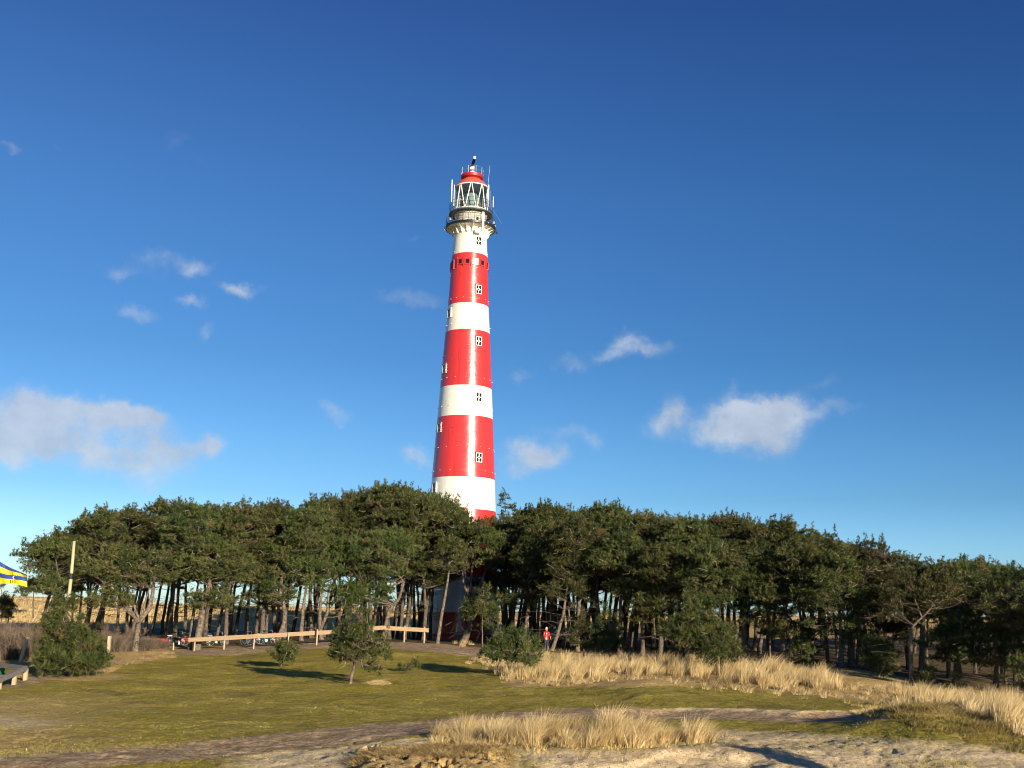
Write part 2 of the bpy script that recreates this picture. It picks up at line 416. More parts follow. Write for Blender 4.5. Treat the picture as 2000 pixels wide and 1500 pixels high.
    air = ramp(nt, ef, [(p, (a/1.7, b/1.7, c/1.7)) for p, (a, b, c) in AIR])
    af = math_(nt, 'MULTIPLY_ADD', az, 1/R(52), .5, clamp=True)
    air = mix(nt, 1.0, air, ramp(nt, af, [(0, (1.0,1.0,1.0)), (1, (.70,.83,.91))]), 'MULTIPLY')
    skc = mix(nt, 1.0, sky.outputs[0], air, 'MULTIPLY')
    cc = ramp(nt, n1.outputs['Fac'], [(.35, (.72*CLOUD[0]/4, .75*CLOUD[1]/4, .80*CLOUD[2]/4)), (.62, (CLOUD[0]/4, CLOUD[1]/4, CLOUD[2]/4))])
    cv_ = nd(nt, 'ShaderNodeVectorMath', operation='SCALE'); cv_.inputs['Scale'].default_value = 4.0; nt.links.new(cc, cv_.inputs[0])
    cl = mix(nt, mr.outputs[0], skc, cv_.outputs[0])
    nt.links.new(cl, bg.inputs[0]); bg.inputs[1].default_value = SKY_STR
CLOUD = (2.95, 3.2, 3.6)
build_sky()

# ------------------------------------------------------------ ground
def build_ground():
    dense = np.linspace(-31, 31, 760); side1 = np.linspace(31, 60, 60)[1:]; rest = np.linspace(60, 300, 61)[1:-1]; side2 = np.linspace(-60, -31, 60)[:-1]
    ang = np.radians(np.concatenate([side2, dense, side1, rest]))
    rad = np.concatenate([np.geomspace(2.5, 17, 24)[:-1], np.geomspace(17, 70, 400)[:-1], np.geomspace(70, 230, 150)[:-1], np.geomspace(230, 5000, 40)])
    Am, Rm = np.meshgrid(ang, rad); X = Rm*np.sin(Am); Y = Rm*np.cos(Am)
    Yc = np.where(np.abs(Am) > R(61), np.abs(Y)*.0+3.0, Y); Xc = np.where(np.abs(Am) > R(61), 0, X)
    Yc = np.maximum(Yc, 3.0)
    bz = base_z(Xc, Yc)
    Z = terrain(X, np.where(np.abs(Am) > R(61), 3, Y), bz=bz)
    far = sstep(230, 420, Rm); Z = Z*(1-far) + far*(-2.5+(fbm(X*.01, Y*.01, 5)-.5)*1.5)
    px, py = project(X, np.maximum(Y, 1), Z)
    front = (Y > 14) & (np.abs(Am) < R(61))
    wv = (fbm(X*.8, Y*.8, 41)-.5)
    # --- real surface kinds (dry sand, trodden earth, straw) as fields over the ground
    d, s = segd(px, py+wv*10, LOWPATH); wpt = 19-9*sstep(500, 1000, px)
    path = sstep(wpt+4, wpt-5, d)*front*(py > 1375)
    d2, _ = segd(px, py+wv*5, TOPPATH); wid = 4+4.0*sstep(300, 420, px)+4*sstep(700, 800, px)
    path2 = sstep(wid+2.5, wid-2.5, d2)*front*(py < 1350)
    sand = np.zeros_like(px)
    sand = np.maximum(sand, sstep(900, 1120, px+wv*120)*sstep(1456, 1472, py+wv*16))
    sand = np.maximum(sand, .82*sstep(1180, 1400, px+wv*90)*sstep(1420, 1438, py+wv*16-(px-1500)*.05)*sstep(2060, 1700, px+wv*100-(py-1440)*5))
    sand = np.maximum(sand, .95*sstep(330, 560, px)*sstep(900, 800, px)*sstep(15, 21, d)*(s > 0)*(py > 1440))
    sand = np.maximum(sand, .55*sstep(840, 960, px)*sstep(1420, 1380, px)*sstep(1452, 1462, py+wv*10))
    db, sb = segd(px, py+wv*4, BANK); sand = np.maximum(sand, .9*sstep(14, 8, db)*(sb > 0)*sstep(1240, 1330, px))
    sand = np.maximum(sand, .7*sstep(260, 0, px+wv*80)*sstep(26, 6, np.abs(py-1412-px*.03+wv*14)))
    sand = sand*front*(1-sstep(670, 720, px)*sstep(1010, 980, px)*sstep(1456, 1466, py)*.9)
    straw = np.zeros_like(px)
    straw = np.maximum(straw, sstep(350, 0, px+wv*160)*sstep(1345, 1375, py)*.75)
    straw = np.maximum(straw, sstep(260, 215, px)*sstep(9, 4, np.abs(py-1322+wv*6))*.9)
    straw = np.maximum(straw, sstep(360, 320, px)*sstep(1292, 1286, py-(300-px)*.05)*(py > 1250)*.8)
    straw = np.maximum(straw, sstep(970, 1010, px)*sstep(1345, 1336, py-np.maximum(px-1400, 0)*.1+wv*10)*(py > 1262))
    straw = np.maximum(straw, sstep(680, 720, px)*sstep(1020, 985, px)*sstep(1455, 1468, py))
    straw = np.maximum(straw, sstep(1680, 1760, px)*sstep(1390, 1380, py+wv*20-(px-1700)*.1)*.8)
    straw = np.maximum(straw, sstep(95, 130, Y))*(front)
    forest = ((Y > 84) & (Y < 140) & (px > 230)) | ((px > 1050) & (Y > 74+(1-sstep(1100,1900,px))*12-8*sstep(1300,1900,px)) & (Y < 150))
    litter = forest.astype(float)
    V = np.stack([X, Y, Z], -1).reshape(-1, 3); nr, na = X.shape
    V = np.concatenate([V, [[0, 0, float(Z[0].mean())]]]); c = nr*na
    i = np.arange(nr-1)[:, None]; j = np.arange(na)[None, :]; j2 = (j+1) % na
    q = np.stack([i*na+j, i*na+j2, (i+1)*na+j2, (i+1)*na+j], -1).reshape(-1, 4)[:, ::-1]
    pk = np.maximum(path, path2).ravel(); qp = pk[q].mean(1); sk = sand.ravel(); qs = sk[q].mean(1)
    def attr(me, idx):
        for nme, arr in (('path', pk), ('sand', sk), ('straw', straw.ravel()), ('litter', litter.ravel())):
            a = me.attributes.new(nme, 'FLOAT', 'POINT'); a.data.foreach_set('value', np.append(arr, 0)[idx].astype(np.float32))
    def sub(name, sel, extra=None):
        f = q[sel]; idx, inv = np.unique(f, return_inverse=True); 
        me = mesh(name, V[idx], inv.reshape(f.shape), M['ground'], smooth=True); attr(me, idx)
        o = new_obj(name, me); tag(o, kind='structure'); return o
    def gm(nt, b):
        g = lambda nme: nd(nt, 'ShaderNodeAttribute', attribute_name=nme).outputs['Fac']
        big = noise(nt, .35, 5); mid = noise(nt, 1.8, 6, rough=.7); fin = noise(nt, 9, 5, rough=.8)
        grass = ramp(nt, big, [(.33, (.19,.155,.032)), (.45, (.29,.235,.036)), (.55, (.29,.245,.036)), (.66, (.42,.330,.068)), (.75, (.36,.27,.09))])
        grass = mix(nt, 1.0, grass, ramp(nt, fin, [(.32, (.35,.35,.33)), (.5, (.95,.95,.95)), (.68, (1.75,1.6,1.5))]), 'MULTIPLY')
        grass = mix(nt, ramp(nt, mid, [(.5,(0,0,0)),(.66,(.75,.75,.75))]), grass, (.40,.29,.12))
        strw = ramp(nt, fin, [(.3,(.22,.13,.05)),(.5,(.52,.35,.15)),(.7,(.80,.58,.28))])
        c = mix(nt, math_(nt, 'MULTIPLY', g('straw'), .85), grass, strw)
        sandc = ramp(nt, fin, [(.28,(.34,.24,.12)),(.42,(.60,.46,.27)),(.62,(.78,.61,.37)),(.75,(.86,.69,.43))])
        sf = math_(nt, 'ADD', math_(nt, 'MULTIPLY', g('sand'), 1.5), math_(nt, 'MULTIPLY_ADD', noise(nt, 5, 5), 1.1, -.95), clamp=True)
        c = mix(nt, sf, c, sandc)
        pc = ramp(nt, mid, [(.3,(.26,.175,.10)),(.5,(.40,.285,.165)),(.68,(.60,.44,.27))])
        pc = mix(nt, 1.0, pc, ramp(nt, fin, [(.32,(.35,.35,.35)),(.6,(1.2,1.2,1.2))]), 'MULTIPLY')
        pf = math_(nt, 'ADD', math_(nt, 'MULTIPLY', g('path'), 1.5), math_(nt, 'MULTIPLY_ADD', mid, .9, -.65), clamp=True)
        c = mix(nt, pf, c, pc)
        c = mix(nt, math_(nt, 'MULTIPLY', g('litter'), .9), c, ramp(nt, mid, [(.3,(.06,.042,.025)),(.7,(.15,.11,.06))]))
        nt.links.new(c, b.inputs['Base Color'])
        h = math_(nt, 'ADD', math_(nt, 'MULTIPLY', fin, .6), mid)
        bump(nt, b, h, 1.0, .12)
    M['ground'] = mat('dune_ground', rough=.95, spec=.1, build=gm)
    isp = (qp > .5) & (pk[q].min(1) > 0); iss = (qs > .55) & ~isp
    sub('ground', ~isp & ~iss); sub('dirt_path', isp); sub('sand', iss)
    # close the hole under the camera
    nv = V[np.append(np.arange(na), c)]
    me = mesh('ground_centre', nv, np.stack([np.arange(na), (np.arange(na)+1) % na, np.full(na, na)], -1)[:, ::-1].copy(), M['ground'], smooth=True)
    o = new_obj('ground', me); tag(o, kind='structure')
build_ground()

# ------------------------------------------------------------ foliage kit
def norm(a): return a/np.maximum(np.linalg.norm(a, axis=-1, keepdims=True), 1e-9)
def tufts(c, d, size, nb, rg, width=.085, shift=0):
    """c (n,3) centres, d (n,3) directions; each tuft is a brush of needle blades"""
    n_ = len(c)
    dirs = norm(np.repeat(d, nb, 0)*.55 + rg.normal(size=(n_*nb, 3))*.62)
    cc = np.repeat(c, nb, 0); L = (size*rg.uniform(.6, 1.15, n_)).repeat(nb)*rg.uniform(.75, 1.1, n_*nb)
    base = cc - dirs*(L*.15)[:, None] + np.repeat(d, nb, 0)*(rg.uniform(-.25, .25, n_*nb)*size)[:, None]
    side = norm(np.cross(dirs, rg.normal(size=dirs.shape)))*(L*width)[:, None]
    v = np.stack([base-side, base+side, base+dirs*L[:, None]+side*.25, base+dirs*L[:, None]-side*.25], 1).reshape(-1, 3)
    f = np.arange(n_*nb*4).reshape(-1, 4)
    t = np.clip(rg.normal(.43, .17, n_)+shift, 0, 1.0); t[rg.random(n_) < .03] = 1.0
    return v, f, t.repeat(nb*4)
PAD_K = 2.0
def pads_in(ells, dens, rg, low=-.35):
    """ells: list of (centre, (rx,ry,rz)); returns pad centres and radii inside them, near the shell"""
    out = []
    for c, r in ells:
        k = max(6, int(dens*PAD_K*(r[0]*r[1]+r[0]*r[2]+r[1]*r[2])/3))
        u = norm(rg.normal(size=(k, 3))); u[:, 2] = np.where(u[:, 2] < low, -u[:, 2], u[:, 2])
        q = rg.uniform(.3, 1.0, (k, 1))**.55*.93
        p = np.array(c) + u*q*np.array(r)
        a = rg.uniform(.09, .19, k)*min(r[0], 3.4)*1.0 + .12
        out += [(p[i], a[i], u[i]) for i in range(k)]
    return out
def crown_mesh(pads, rg, tuft=.24, per=24, nb=9, m='needles', flat=.5, width=.085):
    C = []; D_ = []; Sh = []
    for p, a, u in pads:
        sh_ = rg.normal()*.19 if rg.random() > .05 else 1.0; n0 = len(C)
        k = max(6, int(per*a*a*4*rg.uniform(.8, 1.2)))
        q = norm(rg.normal(size=(k, 3))); q[:, 2] = np.where((q[:, 2] < -.1) & (rg.random(k) < .8), -q[:, 2], q[:, 2])
        rr = rg.uniform(.72, 1.08, (k, 1))
        # lobed outline so that pads do not read as balls
        lob = 1+.35*np.sin(q[:, :1]*5+p[0]*3)*np.cos(q[:, 1:2]*4+p[1])
        C.append(p + q*rr*lob*np.array([a, a, a*flat])); D_.append(norm(q*np.array([.7,.7,1.0])+np.array([0,0,.45])+u*.25))
        if u[2] > -.1 and rg.random() < .75:      # upright shoots above the pad
            for _ in range(int(rg.integers(1, 3))):
                s0 = p + np.array([rg.normal()*a*.45, rg.normal()*a*.45, a*flat*.6]); L_ = min(rg.uniform(.3, 1.0)*a+.08, .42)*(1.6 if u[2] > .7 and tuft > .15 else 1)
                dv = norm(np.array([rg.normal()*.25+.1, rg.normal()*.25, 1.0]))
                m_ = max(2, int(L_/(tuft*.33))); tt = np.linspace(.05, 1, m_)[:, None]
                C.append(s0+dv*L_*tt+rg.normal(size=(m_, 3))*tuft*.22); D_.append(norm(dv+rg.normal(size=(m_, 3))*.5))
        Sh += [sh_]*sum(len(q_) for q_ in C[n0:])
    C = np.concatenate(C); D_ = np.concatenate(D_)
    v, f, t = tufts(C, D_, tuft, nb, rg, width, np.array(Sh))
    return mesh('crown', v, f, M[m], tint=t)
def limbs(mb, spine, srad, pads, rg, t0=.45, thick=.32, mi=0, every=1):
    """branches from the upper spine out to the pads"""
    n_ = len(spine)
    for i, (p, a, u) in enumerate(pads):
        if i % every: continue
        p = Vector(p); best = None
        for k in range(int(n_*t0), n_):
            s_ = spine[k]; d = (p-s_).length + max(0, s_.z-(p.z-.25*(Vector((p.x-s_.x, p.y-s_.y, 0))).length))*1.5
            if best is None or d < best[0]: best = (d, k)
        k = best[1]; s_ = spine[k]; r0 = max(.018, srad[k]*thick*rg.uniform(.7, 1.1))
        mid = s_.lerp(p, .5) + Vector((rg.normal()*.15, rg.normal()*.15, -.12*(p-s_).length + rg.normal()*.1))
        pts = bez(s_, mid, p, 5); mb.tube(pts, [r0, r0*.8, r0*.6, r0*.42, r0*.2], 4, mi, False)
        for _ in range(2):
            e = p + Vector(rg.normal(size=3))*a*.7; e.z = p.z+abs(e.z-p.z)*.6
            mb.tube([pts[3], pts[3].lerp(e, .6)+Vector((0,0,-.03)), e], [r0*.35, r0*.25, r0*.1], 3, mi, False)
        if rg.random() < .55:       # pale bare twig showing through the needles
            d_ = Vector(rg.normal(size=3)); d_.y = -abs(d_.y); d_.z *= .6; d_.normalize(); q0 = p + d_*a*.3; q1 = q0 + d_*a*rg.uniform(.8, 1.5); qm = q0.lerp(q1, .5)+Vector(rg.normal(size=3))*.07
            mb.tube([q0, qm, q1], [.018, .014, .008], 3, 1, False)
def dead_branches(mb, spine, srad, rg, k, L, lo=.25, hi=.75, mi=0):
    for _ in range(k):
        i = int(rg.uniform(lo, hi)*(len(spine)-1)); s_ = spine[i]; a = rg.uniform(0, 2*math.pi); l = L*rg.uniform(.5, 1.2)
        d = Vector((math.cos(a), math.sin(a), rg.uniform(-.15, .35)))
        p1 = s_ + d*l*.5 + Vector((0,0,rg.normal()*.1)); p2 = s_ + d*l + Vector((0,0,-.12*l+rg.normal()*.15))
        r = max(.014, srad[i]*.16)
        mb.tube([s_, p1, p2], [r, r*.7, r*.3], 3, mi, False)
        for _ in range(2):
            e = p1 + Vector(rg.normal(size=3))*l*.3; mb.tube([p1, e], [r*.5, r*.2], 3, mi, False)

# photographed trees: spine in photo columns/rows at its own distance, crown ellipses likewise
def local(px, py, D, root): return P(px, py, D) - root
TREE_GROUP = 'pine trees of the wood around the lighthouse'
def pine(bpx, D, spine, crown, r, label, seed, bark='bark', dens=9.0, tuft=.21, per=25, nb=11, needles='needles', forks=(), dead=5, flat=.42, low=-.75, depth=1.0,
         name='pine_tree', cat='pine tree', group=TREE_GROUP, dlen=1.6, flare=1.35, width=.095):
    rg = np.random.default_rng(seed)
    root = foot(bpx, D); e = empty(name, root, label, cat, group)
    pts = [Vector((0,0,-.15))] + [local(a, b, D, root) for a, b in spine]
    # smooth and subdivide
    path = []
    for i in range(len(pts)-1):
        k = 4
        for t in range(k):
            tt = t/k; p0 = pts[max(i-1,0)]; p1 = pts[i]; p2 = pts[i+1]; p3 = pts[min(i+2, len(pts)-1)]
            path.append(.5*((2*p1)+(p2-p0)*tt+(2*p0-5*p1+4*p2-p3)*tt**2+(3*p1-p0-3*p2+p3)*tt**3))
    path.append(pts[-1])
    yo = rg.normal()*.25; r = r*(.82 if name == 'pine_tree' else 1)
    path = [Vector((p.x+rg.normal()*.015, p.y+yo*(i/len(path))**2*2, p.z)) for i, p in enumerate(path)]
    n_ = len(path); rad = [r*(1-.62*(i/(n_-1)))*(flare if i == 0 else 1) for i in range(n_)]
    mb = MB(); mb.tube(path, rad, 9)
    allsp = list(path); allr = list(rad)
    for fk in forks:
        i0, fp, fr = fk; fpts = [path[int(i0*(n_-1))]] + [local(a, b, D, root) for a, b in fp]
        fpath = []
        for i in range(len(fpts)-1):
            for t in range(3): fpath.append(fpts[i].lerp(fpts[i+1], t/3))
        fpath.append(fpts[-1]); frad = [fr*(1-.55*i/(len(fpath)-1)) for i in range(len(fpath))]
        mb.tube(fpath, frad, 7); allsp += fpath[2:]; allr += frad[2:]
    s = D/F; ells = []
    for j, (cx, cy, rx, ry) in enumerate(crown):
        c = local(cx, cy, D, root); ells.append(((c.x, c.y+rg.normal()*.3*depth, c.z), (rx*s, rx*s*depth, ry*s)))
    # leader(s) into each crown lobe
    top = path[-1]
    for c, rr in ells:
        c = Vector(c); q = bez(top, top.lerp(c, .5)+Vector((0,0,-.1)), c+Vector((0,0,rr[2]*.45)), 6)
        rr_ = [rad[-1]*(1-.75*i/5) for i in range(6)]; mb.tube(q, rr_, 5); allsp += q[1:]; allr += rr_[1:]
    pads = pads_in(ells, dens, rg, low)
    limbs(mb, allsp, [max(a, .03) for a in allr], pads, rg, .3)
    if dead: dead_branches(mb, path, rad, rg, dead, dlen)
    mb.build('trunk', [M[bark], M['deadwood']], e, smooth=True)
    new_obj('crown', crown_mesh(pads, rg, tuft, per, nb, needles, flat, width), e)
    return e

def hit(px, py, d0=17.0, d1=170.0, k=260):
    """first ground point behind each photo position (vectorised)"""
    px = np.asarray(px, float); py = np.asarray(py, float)
    v = np.stack([(px-1000)/F, -(py-750)/F, -np.ones_like(px)], -1) @ CRn.T
    v = v/v[:, 1:2]; Ds = np.geomspace(d0, d1, k); out = np.full((len(px), 3), np.nan)
    done = np.zeros(len(px), bool); prev = None
    for D in Ds:
        idx = np.where(~done)[0]
        if not len(idx): break
        p = CAMP + v[idx]*D; z = base_z(p[:, 0], p[:, 1])
        h_ = p[:, 2] < z+.02; ii = idx[h_]; out[ii] = p[h_]; out[ii, 2] = 0; done[ii] = True
    ok = done; o = out[ok]; o[:, 1] *= 1+rng.normal(size=len(o))*.003; o[:, 2] = terrain(o[:, 0], o[:, 1]); return o
def in_poly(px, py, poly):
    c = np.zeros(len(px), bool); n_ = len(poly)
    for i in range(n_):
        x0, y0 = poly[i]; x1, y1 = poly[(i+1) % n_]
        if y0 == y1: continue
        c ^= ((y0 > py) != (y1 > py)) & (px < (x1-x0)*(py-y0)/(y1-y0)+x0)
    return c
def sample(poly, n_):
    a = np.array(poly); lo = a.min(0); hi = a.max(0); px = rng.uniform(lo[0], hi[0], n_*3); py = rng.uniform(lo[1], hi[1], n_*3)
    k = in_poly(px, py, poly); return px[k][:n_], py[k][:n_]

# ------------------------------------------------------------ lighthouse
def build_lighthouse():
    D0 = 126.0; root = foot(896, D0)
    e = empty('lighthouse', root, 'tall red and white striped lighthouse with a glazed lantern rising above the pines', 'lighthouse')
    cdir = Vector((-root.x, -root.y, 0)).normalized(); rdir = Vector((-cdir.y, cdir.x, 0)); a_cam = math.atan2(cdir.y, cdir.x)
    def cx(py): return 896 + (1250-py)*.0215
    def zf(py, r): return (P(cx(py), py, 0).z if False else P(cx(py), py, D0-r).z) - root.z
    TW = [(1250,160),(1196,153),(1126,145.5),(993,130.5),(930,123.4),(810,108.8),(751,101.5),(642,87.3),(590,79.6),(492,69.6),(462,65.5)]
    prof = []
    for py, w_ in TW:
        r = 4.0
        for _ in range(5):
            z = zf(py, r); q = Vector((root.x, D0, z+root.z))-Vector((0,0,CZ)); dep = -(CR.inverted() @ q).z; r = w_/2*dep/F
        prof.append((r, z, py))
    prof[0] = (prof[0][0], -.6, 1250)
    def rad(z):
        for (r0, z0, _), (r1, z1, _) in zip(prof[:-1], prof[1:]):
            if z <= z1: return r0+(r1-r0)*(z-z0)/(z1-z0)
        return prof[-1][0]
    zb = {py: z for _, z, py in prof}
    bands = [(-.6, zb[1196], 0), (zb[1196], zb[1126], 1), (zb[1126], zb[993], 0), (zb[993], zb[930], 1), (zb[930], zb[810], 0), (zb[810], zb[751], 1),
             (zb[751], zb[642], 0), (zb[642], zb[590], 1), (zb[590], zb[492], 0), (zb[492], zb[462], 1)]
    mb = MB(); pr = []; mi = []
    for z0, z1, m_ in bands:
        k = 6
        for t in range(k): pr.append((rad(z0+(z1-z0)*t/k), z0+(z1-z0)*t/k)); mi.append(m_)
    pr.append((rad(zb[462]), zb[462])); 
    mb.lathe(pr, 128, mif=lambda i: mi[i])
    rows = [1215,1160,1060,975,918,872,835,791,735,690,628,577,528,483]
    for i, py in enumerate(rows):      # small eye bolts, part of the shaft's plating
        z = zf(py, 3)
        for k in range(16):
            a = 2*math.pi*(k+.5*(i % 2))/16; d = Vector((math.cos(a), math.sin(a), 0)); mb.box(d*(rad(z)+.04)+Vector((0,0,z)), (.045, .14, .045), Matrix((Vector((-d.y, d.x, 0)), d, Vector((0,0,1)))).transposed(), 1 if i % 3 else 0)
    mb.build('shaft', [M['red'], M['white']], e, smooth=True)
    b = MB(); b.lathe([(rad(0)+.18, -.6), (rad(0)+.18, .55), (rad(.6)+.05, .7), (rad(.7)-.1, .72)], 96); b.build('plinth', M['red'], e, smooth=False)
    def pt(phi, z, r): d = cdir*math.cos(phi)+rdir*math.sin(phi); return Vector((d.x*r, d.y*r, z)), d
    def frameM(d): u = Vector((-d.y, d.x, 0)); return Matrix((u, d, Vector((0,0,1)))).transposed()   # columns: right, outward, up
    def ornate(phi, z, w_=.78, h_=1.08):
        r = rad(z); c, d = pt(phi, z, r); R3 = frameM(d)
        fr = MB()
        loc = lambda x, y, zz: c + R3 @ Vector((x, y, zz))
        t = .075
        for sx in (-1, 1): fr.box(loc(sx*(w_/2-t/2), .05, 0), (t, .16, h_), R3)
        for sz in (-1, 1): fr.box(loc(0, .052, sz*(h_/2-t/2)), (w_-2*t, .156, t), R3)
        fr.box(loc(0, .075, 0.32), (.085, .05, .36), R3); fr.box(loc(0, .075, -.32), (.085, .05, .36), R3)
        fr.box(loc(-.255, .074, 0), (.17, .05, .08), R3); fr.box(loc(.255, .074, 0), (.17, .05, .08), R3)
        for k in range(4):
            a = math.pi/4+k*math.pi/2; Q = R3 @ Matrix.Rotation(-a, 3, 'Y')
            fr.box(loc(math.cos(a)*.125, .078, math.sin(a)*.125), (.075, .05, .24), Q)
        o = fr.build('window', M['trim'], e)
        pn = MB(); pn.box(loc(0, .0, 0), (w_-.04, .07, h_-.04), R3); pn.build('pane', M['pane'], o)
        hd = MB(); hd.box(loc(0, .06, h_/2+.05), (w_+.16, .17, .07), R3); hd.box(loc(w_/2+.05, .05, 0), (.06, .15, h_), R3); hd.box(loc(-w_/2-.05, .05, 0), (.06, .15, h_), R3)
        hd.build('surround', M['red'] if mcol(z) == 0 else M['white'], o)
    def mcol(z):
        for z0, z1, m_ in bands:
            if z0 <= z < z1: return m_
        return 1
    for py in (463, 560, 663, 774, 893): ornate(R(28), zf(py, rad(20)*.88))
    ornate(R(28), zf(1155, 4.0), .8, 1.3)
    for py in (613, 722, 838, 955): ornate(R(-60), zf(py, 1.3)+0)
    # row of square windows
    zr = zf(510, 2.15)
    for k, ph in enumerate((-100, -63, -29.5, -6.5, 17.5, 42, 67.5, 92)):
        r = rad(zr); big = ph in (-63, -100); h_ = 1.15 if big else .78; c, d = pt(R(ph), zr-(.18 if big else 0), r); R3 = frameM(d); q = MB(); w_ = .66
        loc = lambda x, y, zz: c + R3 @ Vector((x, y, zz))
        t = .12
        for sx in (-1, 1): q.box(loc(sx*(w_/2-t/2+.02), .03, 0), (t, .16, h_), R3)
        for sz in (-1, 1): q.box(loc(0, .032, sz*(h_/2-t/2)), (w_-2*t+.04, .156, t), R3)
        white = ph == 17.5
        o = q.build('window', M['trim'] if white else M['red'], e)
        g = MB(); g.box(loc(0, .0, 0), (w_-.1, .12, h_-.1), R3); g.build('pane', M['trim'] if white else M['pane'], o)
        if white: o['label'] = 'square window with a white shutter'
    for ph in (-40, -19, 4): bl = MB(); c, d = pt(R(ph), zr-.02, rad(zr)+.06); bl.box(c, (.07, .16, 1.15), frameM(d)); bl.build('fin', M['red'], e)
    # gallery: bracketed flare, deck, railing
    rn = rad(zb[462]); RG = 3.0; zg = zf(431, RG)
    q = MB(); q.lathe([(rn, zb[462]), (rn-.02, zg-.9), (rn+.03, zg-.86), (rn+.03, zg-.78), (rn-.02, zg-.75), (rn, zg-.45), (rn+.2, zg-.22), (rn+.5, zg-.13), (RG-.12, zg-.12), (RG-.10, zg-.02)], 96)
    z0 = zg-.95
    q.build('gallery_base', M['white'], e, smooth=True)
    for k in range(20):
        q = MB(); a = 2*math.pi*(k+.5)/20; d = Vector((math.cos(a), math.sin(a), 0)); u = Vector((-d.y, d.x, 0))*.045
        hh = zg-z0; cur = [(rn, -.1*hh), (rn+.22, .10*hh), (rn+.26, .36*hh), (rn+.42, .60*hh), (RG-.30, hh*.74), (RG-.14, hh*.86)]
        inner = [(rn-.05, -.15*hh), (rn-.05, .3*hh), (rn, .6*hh), (rn+.1, .9*hh), (rn+.4, hh-.03), (RG-.2, hh-.02)]
        v = []; f = []
        for (r0, h0), (r1, h1) in zip(cur, inner):
            for s_ in (-1, 1): v.append(d*r0+u*s_+Vector((0,0,z0+h0)))
            for s_ in (-1, 1): v.append(d*r1+u*s_+Vector((0,0,z0+h1)))
        for j in range(5):
            o_ = j*4; f += [(o_, o_+1, o_+5, o_+4), (o_, o_+4, o_+6, o_+2), (o_+1, o_+3, o_+7, o_+5)]
        q.add(v, f); q.build('bracket', M['white'], e)
    q = MB(); q.lathe([(rn-.1, zg-.03), (RG-.06, zg-.03), (RG-.06, zg-.10), (RG+.02, zg-.10), (RG+.02, zg+.17), (RG-.05, zg+.17), (RG-.05, zg+.05), (.5, zg+.05)], 96)
    q.build('gallery_deck', M['black'], e)
    def rail(R0, z0, z1, rails, n_, mat_, name, r=.022, pr_=.026):
        q = MB()
        for z in rails: q.ring(R0, z, r, 72, 5)
        for k in range(n_):
            a = 2*math.pi*(k+.3)/n_; p = Vector((math.cos(a)*R0, math.sin(a)*R0, 0)); q.tube([p+Vector((0,0,z0)), p+Vector((0,0,z1))], pr_, 5)
        return q.build(name, mat_, e)
    zt = zf(414, RG)
    rail(RG-.04, zg+.05, zt, [zt, zg+(zt-zg)*.68, zg+(zt-zg)*.36], 26, M['black'], 'gallery_railing', .024, .028)
    RU = 2.62; zu = zf(405, RU)
    q = MB(); q.lathe([(1.85, zg+.05), (1.85, zu-.35), (1.97, zu-.3), (1.97, zu-.06)], 72); q.build('service_room', M['white'], e, smooth=True)
    for k in range(18):
        q = MB(); a = a_cam+2*math.pi*(k+.5)/18; c = Vector((math.cos(a)*1.86, math.sin(a)*1.86, zg+.55)); q.box(c, (.16, .16, .16), frameM(Vector((math.cos(a), math.sin(a), 0))))
        q.build('vent', M['black'], e)
    q = MB(); q.lathe([(1.9, zu-.06), (RU, zu-.06), (RU, zu+.06), (1.9, zu+.06), (1.9, zu-.06)], 72); 
    q.build('upper_deck', M['grate'], e)
    zt2 = zf(384, RU)
    rail(RU-.03, zu, zt2, [zt2, zu+(zt2-zu)*.66, zu+(zt2-zu)*.33], 18, M['black'], 'upper_railing', .022, .024)
    q = MB()
    for k in range(90):
        a = 2*math.pi*k/90; q.tube([(RU*math.cos(a), RU*math.sin(a), zu-.05), ((RU+.02)*math.cos(a), (RU+.02)*math.sin(a), zu-.62)], .016, 3, 0, False)
    q.ring(RU+.02, zu-.62, .02, 64, 4); q.build('grating', M['grate'], e)
    # lantern
    RL = 2.0; zd = zf(357, RL)
    q = MB(); q.lathe([(RL, zu+.06), (RL, zu+.35), (RL+.05, zu+.37), (RL+.05, zu+.43), (RL-.06, zu+.43)], 72); q.build('lantern_curb', M['trim'], e)
    q = MB(); q.lathe([(RL-.05, zu+.4), (RL-.05, zd)], 72); q.build('lantern_glass', M['glass'], e, smooth=True)
    for k in range(9):
        a = a_cam + math.radians(-2) + 2*math.pi*k/9; q = MB(); zz0 = zu+.42
        for s_ in (-1, 1):
            pts = []
            for i in range(7):
                t = i/6; aa = a + s_*(R(2)+R(16)*t); pts.append((RL*math.cos(aa), RL*math.sin(aa), zd+(zz0-zd)*t))
            q.tube(pts, .055, 5)
        q.build('mullion', M['trim'], e)
    q = MB(); q.lathe([(.0, zu+.2), (.85, zu+.2), (.95, zu+.9), (1.0, zu+1.5), (.95, zu+2.1), (.7, zu+2.6), (.0, zu+2.7)], 24); q.build('lens', M['lens'], e, smooth=False)
    q = MB()
    for k in range(5): a = a_cam+math.pi+R(-70+35*k); q.tube([(1.5*math.cos(a), 1.5*math.sin(a), zu+.2), (1.5*math.cos(a), 1.5*math.sin(a), zd)], .05, 5)
    q.build('inner_post', M['trim'], e)
    q = MB(); am = a_cam+math.pi; n_ = 20; v = []; f = []
    for i in range(n_+1):
        a = am-R(75)+R(150)*i/n_
        for z in (zu+.9, zd-.05): v.append((1.72*math.cos(a), 1.72*math.sin(a), z))
    for i in range(n_): f.append((2*i, 2*i+2, 2*i+3, 2*i+1))
    q.add(v, f); q.build('curtain', M['curtain'], e, smooth=True)
    q = MB(); q.lathe([(0, zd-.06), (RL-.08, zd-.03)], 48); q.build('ceiling', M['curtain'], e)
